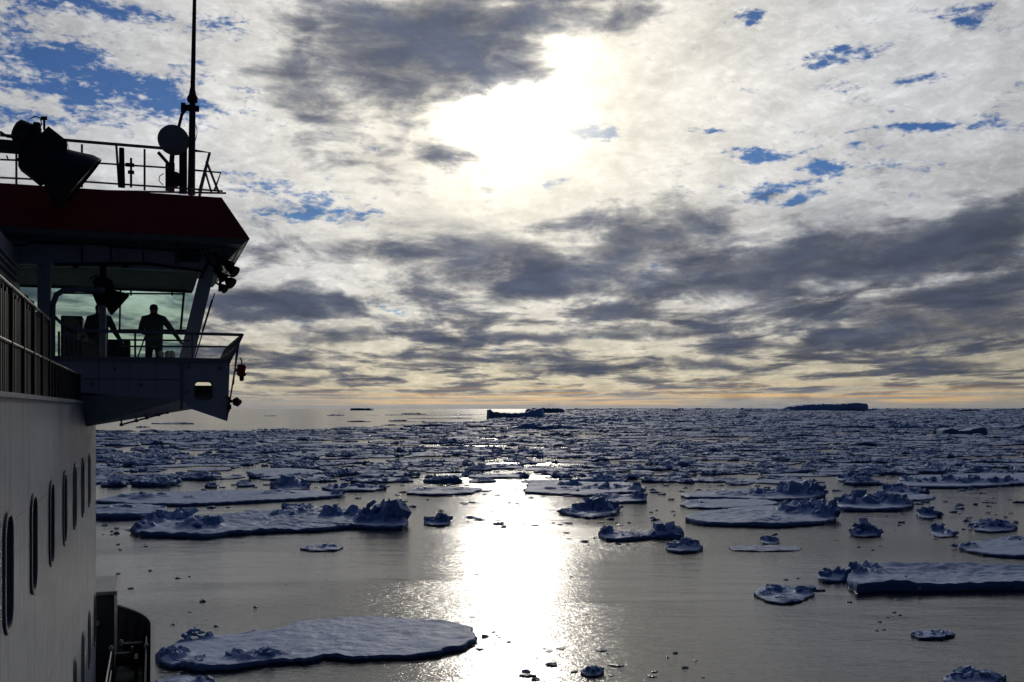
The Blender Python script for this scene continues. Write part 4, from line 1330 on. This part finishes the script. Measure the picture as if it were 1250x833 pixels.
# bands: (near depth, far depth, tries, size range m, relative height)
bands = [(206, 420, 9000, (1.1, 7.5)), (400, 800, 15000, (1.8, 12)), (780, 1700, 24000, (4, 24)), (1650, 5200, 22000, (12, 60)), (5000, 20000, 12000, (60, 260))]
rnd = random.Random(77)
for bi, (d0, d1, tries, (r0, r1)) in enumerate(bands):
    cand = []
    for _ in range(tries):
        dep = math.sqrt(rnd.uniform(d0 * d0, d1 * d1))
        lat = rnd.uniform(-.62, .62) * dep
        r = r0 * (r1 / r0) ** (rnd.random() ** 1.5)
        cand.append((dep, lat, r))
    cand.sort(key=lambda c: -c[2])
    for dep, lat, r in cand:
        x = fwd2.x * dep + rt2.x * lat; y = fwd2.y * dep + rt2.y * lat
        px, py, _ = to_px(x, y)
        if px < 60: continue
        if rnd.random() > density(px, py, x, y): continue
        if dep < 330 and in_occ(x, y, r * .6): continue
        if not try_place(x, y, r, .80 if bi < 2 else .72 if bi == 2 else .58): continue
        placed.append((x, y, r, dep, px, py, bi))
# a few separate strips and pieces on the open water far left
for (px, py, wpx) in ((210, 517.5, 24), (225, 518, 10), (437, 515, 15), (485, 514, 10), (500, 515, 22), (515, 519, 26), (462, 521, 6), (410, 507.5, 12), (455, 507, 7), (490, 507, 22), (535, 507, 26), (575, 506, 24),
                      (560, 511, 16), (540, 516.5, 24), (480, 519.5, 10), (520, 511, 24), (600, 515, 20), (505, 506, 14), (175, 522, 8), (545, 504.5, 20), (330, 508, 8)):
    p = on_sea(px, py); d = p.length
    placed.append((p.x, p.y, wpx * d / F, p.x * fwd2.x + p.y * fwd2.y, px, py, 9))
# brash: small dark crumbs on the open water
brash = []
def crumb(px, py, wpx):
    p = on_sea(px, py); brash.append((p.x, p.y, wpx * p.length / F / 2, px, py))
for (x0, x1, y0, y1, n, w0, w1) in ((640, 860, 790, 832, 16, 3, 14), (640, 660, 820, 833, 3, 10, 18), (590, 700, 770, 800, 12, 3, 11), (545, 620, 765, 795, 8, 3, 8), (690, 790, 632, 668, 22, 3, 10), (560, 615, 632, 645, 10, 4, 12), (600, 700, 622, 642, 10, 3, 8),
                                    (120, 200, 636, 655, 16, 3, 9), (150, 350, 665, 790, 14, 3, 8), (1060, 1240, 612, 650, 44, 3, 12), (1020, 1100, 720, 760, 6, 3, 7), (1050, 1080, 766, 772, 2, 4, 7), (950, 1035, 705, 725, 5, 4, 16),
                                    (390, 640, 596, 626, 26, 3, 9), (790, 850, 590, 650, 16, 3, 10), (1000, 1200, 655, 690, 8, 3, 7), (620, 700, 590, 612, 6, 3, 7), (450, 1000, 700, 760, 5, 3, 6), (120, 180, 655, 720, 5, 3, 6)):
    for _ in range(n): crumb(rnd.uniform(x0, x1), rnd.uniform(y0, y1), w0 * (w1 / w0) ** rnd.random())

def height_scale(r, bi, rn):
    # unit forms have a freeboard of .1-.45 of their radius; keep the height in metres believable
    target = (.34 + .62 * rn.random() ** 1.7) * (1.0 if r < 3 else 1.35 if r < 9 else 1.7 if r < 20 else 3.8 if r < 60 else 13.0)
    return target / .22
# the pieces that show largest become objects, all the others one mass
def shown(p): return p[2] / p[3] * F
order = sorted(placed, key=lambda p: -shown(p) * (1.0 if p[6] != 9 else 2.0) * (1 if -20 < p[4] < 1270 else .01))
IND = 205
def add_individual(p, k, crumbs=False):
    x, y, r = p[0], p[1], p[2]
    rn = random.Random(int(x * 31 + y * 17))
    i = rn.randrange(18)
    me_key = ('i', i)
    if me_key not in mesh_cache:
        arr = protos[0][i]
        me_ = bpy.data.meshes.new('ice_piece'); me_.from_pydata(arr[0], [], arr[1]); me_.materials.append(M['ice'])
        me_.polygons.foreach_set('use_smooth', [True] * len(me_.polygons)); me_.set_sharp_from_angle(angle=R(30))
        mesh_cache[me_key] = me_
    o = bpy.data.objects.new('ice_floe', mesh_cache[me_key])
    o.location = (x, y, 0); o.rotation_euler = (0, 0, rn.uniform(0, 6.28))
    hz_ = height_scale(r, 0, rn)
    if p[6] == 9: hz_ *= .8
    if crumbs: hz_ = rn.uniform(.25, .5) * min(r, .5) / .22
    o.scale = (r * rn.uniform(.9, 1.15), r * rn.uniform(.8, 1.0), hz_)
    C.objects.link(o)
    return o, KINDS_[i]
mesh_cache = {}
def region_of(px):
    for lim, nm in ((200, 'beside the ship wall'), (330, 'near the ship wall'), (425, 'left of the tall ice block'), (510, 'behind the tall ice block'), (585, 'just left of the sunlit lane'),
                    (665, 'in the sunlit lane'), (760, 'just right of the sunlit lane'), (850, 'right of the lane'), (950, 'behind the rubble hill'), (1060, 'under the long horizon iceberg'), (1160, 'right of the horizon iceberg')):
        if px < lim: return nm
    return 'at the right edge'
named = {}
for k, p in enumerate(order[:IND]):
    o, kd = add_individual(p, k)
    px, py = p[4], p[5]
    if p[6] == 9:
        tag(o, None, 'ice floe', 'ice strips on the open far water')
        lab = 'low dark strip on far water, ' + region_of(px)
    else:
        row = 'front row' if py > 583 else 'second row' if py > 570 else 'middle rows' if py > 552 else 'back rows' if py > 530 else 'farthest rows'
        sz = 'wide' if shown(p) > 19 else 'medium' if shown(p) > 13.5 else 'small'
        what = 'flat pale floe' if kd == 'flat' else 'rough dark floe'
        tag(o, None, 'ice floe', 'floes of the drifting pack')
        lab = f'{sz} {what}, {row}, {region_of(px)}'
    named.setdefault(lab, []).append((px, o))
def ordinals(named):
  for lab, lst in named.items():
    lst.sort(key=lambda a: a[0]); n = len(lst)
    for i, (px, o) in enumerate(lst):
        pre = '' if n == 1 else ('leftmost ' if i == 0 else 'rightmost ' if i == n - 1 else ('middle ' if n == 3 else ['', 'second', 'third', 'fourth', 'fifth', 'sixth', 'seventh', 'eighth', 'ninth', 'tenth', 'eleventh', 'twelfth', 'thirteenth', 'fourteenth', 'fifteenth', 'sixteenth', 'seventeenth', 'eighteenth', 'nineteenth', 'twentieth', 'twenty-first', 'twenty-second', 'twenty-third', 'twenty-fourth', 'twenty-fifth', 'twenty-sixth'][min(i, 25)] + ' from left, '))
        o['label'] = pre + lab
ordinals(named)
bo = sorted(brash, key=lambda b: -b[2] / math.hypot(b[0], b[1]))
nb = {}
for k, b in enumerate(bo[:52]):
    o, kd = add_individual((b[0], b[1], b[2], 1, b[3], b[4], 0), k, True)
    o.name = 'brash_piece'
    szb = 'larger' if b[2] / math.hypot(b[0], b[1]) * F > 4.2 else 'tiny'
    rw = 'at the very bottom' if b[4] > 800 else 'level with the nearest floe' if b[4] > 740 else 'open middle water' if b[4] > 660 else 'among the floes'
    nb.setdefault(f'{szb} brash crumb, {rw}, ' + region_of(b[3]), []).append((b[3], o))
    tag(o, None, 'brash ice', 'brash ice crumbs on the open water')
ordinals(nb)

def merged(name, items, lod_of):
    V = []; Fq = []; Ft = []; off = 0
    for (x, y, r, sx, sy_, sz, rot, i, lod) in items:
        arr = cache_np[(lod, i)]
        v = arr[0] * np.array([sx, sy_, sz])
        c_, s_ = math.cos(rot), math.sin(rot)
        w_ = np.empty_like(v); w_[:, 0] = v[:, 0] * c_ - v[:, 1] * s_ + x; w_[:, 1] = v[:, 0] * s_ + v[:, 1] * c_ + y; w_[:, 2] = v[:, 2]
        V.append(w_); Fq.append(arr[2] + off); Ft.append(arr[1] + off); off += len(v)
    V = np.concatenate(V); Ft = np.concatenate(Ft); Fq = np.concatenate(Fq)
    me_ = bpy.data.meshes.new(name)
    me_.vertices.add(len(V)); me_.vertices.foreach_set('co', V.astype(np.float32).ravel())
    nl = Ft.size + Fq.size
    me_.loops.add(nl); me_.loops.foreach_set('vertex_index', np.concatenate([Ft.ravel(), Fq.ravel()]).astype(np.int32))
    npoly = len(Ft) + len(Fq); me_.polygons.add(npoly)
    st_ = np.concatenate([np.arange(len(Ft)) * 3, Ft.size + np.arange(len(Fq)) * 4]).astype(np.int32)
    me_.polygons.foreach_set('loop_start', st_)
    me_.update(calc_edges=True); me_.validate()
    me_.materials.append(M['ice'])
    return link(bpy.data.objects.new(name, me_))
cache_np = {}
for lod in protos:
    for i, (v, f) in enumerate(protos[lod]):
        cache_np[(lod, i)] = (np.array(v, float), np.array([q for q in f if len(q) == 3], int), np.array([q for q in f if len(q) == 4], int))
items = []
for p in order[IND:]:
    x, y, r, dep, px, py, bi = p
    if px < 60 or px > 1420: continue
    rn = random.Random(int(x * 31 + y * 17)); i = rn.randrange(18)
    lod = 0 if shown(p) > 9 else 1 if shown(p) > 2.2 else 2
    if dep > 1500 and rn.random() < .5: i = rn.choice([1, 2, 4, 5, 7, 8])
    items.append((x, y, r, r * rn.uniform(.9, 1.15), r * rn.uniform(.8, 1.0), height_scale(r, bi, rn), rn.uniform(0, 6.28), i, lod))
print('pack pieces', len(placed), len(items))
po = merged('pack_ice', items, None)
tag(po, 'mass of broken dark blue pack ice stretching to the horizon', 'pack ice', kind='stuff')
items = []
for b in bo[52:]:
    rn = random.Random(int(b[0] * 31 + b[1] * 17)); i = rn.randrange(18)
    items.append((b[0], b[1], b[2], b[2], b[2] * .9, rn.uniform(.25, .5) * min(b[2], .5) / .22, rn.uniform(0, 6.28), i, 1))
for _ in range(900):
    px = rnd.uniform(110, 1270); py = rnd.uniform(560, 640)
    if rnd.random() > math.exp(-((py - 585) / 24.0) ** 2): continue
    p = on_sea(px, py)
    if nz3(px * .012, py * .05, 5) < -.05 and py > 600: continue
    rr = rnd.uniform(.25, .9); i = rnd.randrange(18)
    items.append((p.x, p.y, rr, rr, rr * .9, rnd.uniform(.2, .5) * rr / .3, rnd.uniform(0, 6.28), i, 2))
tag(merged('brash_ice', items, None), 'loose crumbs of brash ice drifting between the floes', 'brash ice', kind='stuff')

# icebergs on the horizon
def berg(pxs, base_y, profile, depth_m, label, seed, up=1.0):
    """profile: (px, height px) along its length; a solid body depth_m deep"""
    p0 = on_sea(pxs, base_y); d = p0.length
    k = (p0.x * fwd2.x + p0.y * fwd2.y) / F
    n = 90; m_ = 12
    xs = np.linspace(profile[0][0], profile[-1][0], n)
    hs_ = np.interp(xs, [a for a, b in profile], [b for a, b in profile])
    vs = []; fs = []
    for j in range(m_ + 1):
        t = j / m_
        for i in range(n):
            endf = min(1, min(i, n - 1 - i) / 5.0) ** .5
            lat = (xs[i] - pxs) * k; dep = (t - .5) * depth_m * (.35 + .65 * endf)
            prof = 0 if j in (0, m_) else (.98 if j in (1, m_ - 1) else 1.0)
            hz_ = hs_[i] * k * prof * (.96 + .12 * fbm(xs[i] * .22, t * .6, seed, 4)) * (0.0 if i in (0, n - 1) else 1)
            if j == 1: dep = (-.5 + .03) * depth_m * (.35 + .65 * endf)
            x = rt2.x * lat + fwd2.x * dep; y = rt2.y * lat + fwd2.y * dep
            vs.append((x, y, max(hz_, 0) - (2 if prof == 0 else 0)))
    for j in range(m_):
        for i in range(n - 1):
            a = j * n + i; fs.append((a, a + 1, a + n + 1, a + n))
    o = ice_obj('iceberg', (vs, fs), (p0.x, p0.y, 0))
    tag(o, label, 'iceberg')
    return o
berg(630, 512.0, [(594, 0), (594.6, 12), (598, 12.5), (604, 9.5), (616, 8), (632, 8), (643, 9), (650, 12), (657, 14), (663, 13.5), (664.5, 6), (665, 0)], 70, 'dark iceberg with a raised right end, in front of the sunlit far water', 1.0)
berg(668, 504.5, [(640, 0), (643, 5), (650, 6.5), (660, 6.8), (672, 6.2), (684, 6), (688, 4.5), (689, 0)], 120, 'low dark iceberg directly behind the one on the sunlit water', 2.0)
berg(1002, 502.6, [(950, 0), (953, 5.5), (962, 6.5), (972, 8), (985, 9), (1000, 9.5), (1012, 9), (1025, 10), (1040, 11), (1048, 10), (1053, 7), (1055, 0)], 260, 'long flat topped iceberg on the horizon at the right', 3.0)
berg(442, 501.2, [(429, 0), (430, 2.6), (442, 2.8), (454, 2.6), (456, 0)], 260, 'thin flat iceberg on the horizon left of the bright water', 4.0)
berg(862, 502.6, [(850, 0), (853, 1.5), (862, 2.8), (868, 1.5), (872, 0)], 120, 'tiny iceberg on the horizon left of the long flat topped one', 5.0)
berg(1222, 502.5, [(1196, 0), (1200, 2), (1212, 3), (1225, 3.4), (1235, 2.6), (1245, 0)], 160, 'low faint iceberg on the horizon at the far right', 6.0)
berg(1174, 530.5, [(1146, 0), (1148, 6), (1156, 8), (1166, 5), (1176, 5), (1186, 8.5), (1196, 9), (1201, 6), (1202, 0)], 14, 'humped dark ice block standing above the pack at the right', 7.0)
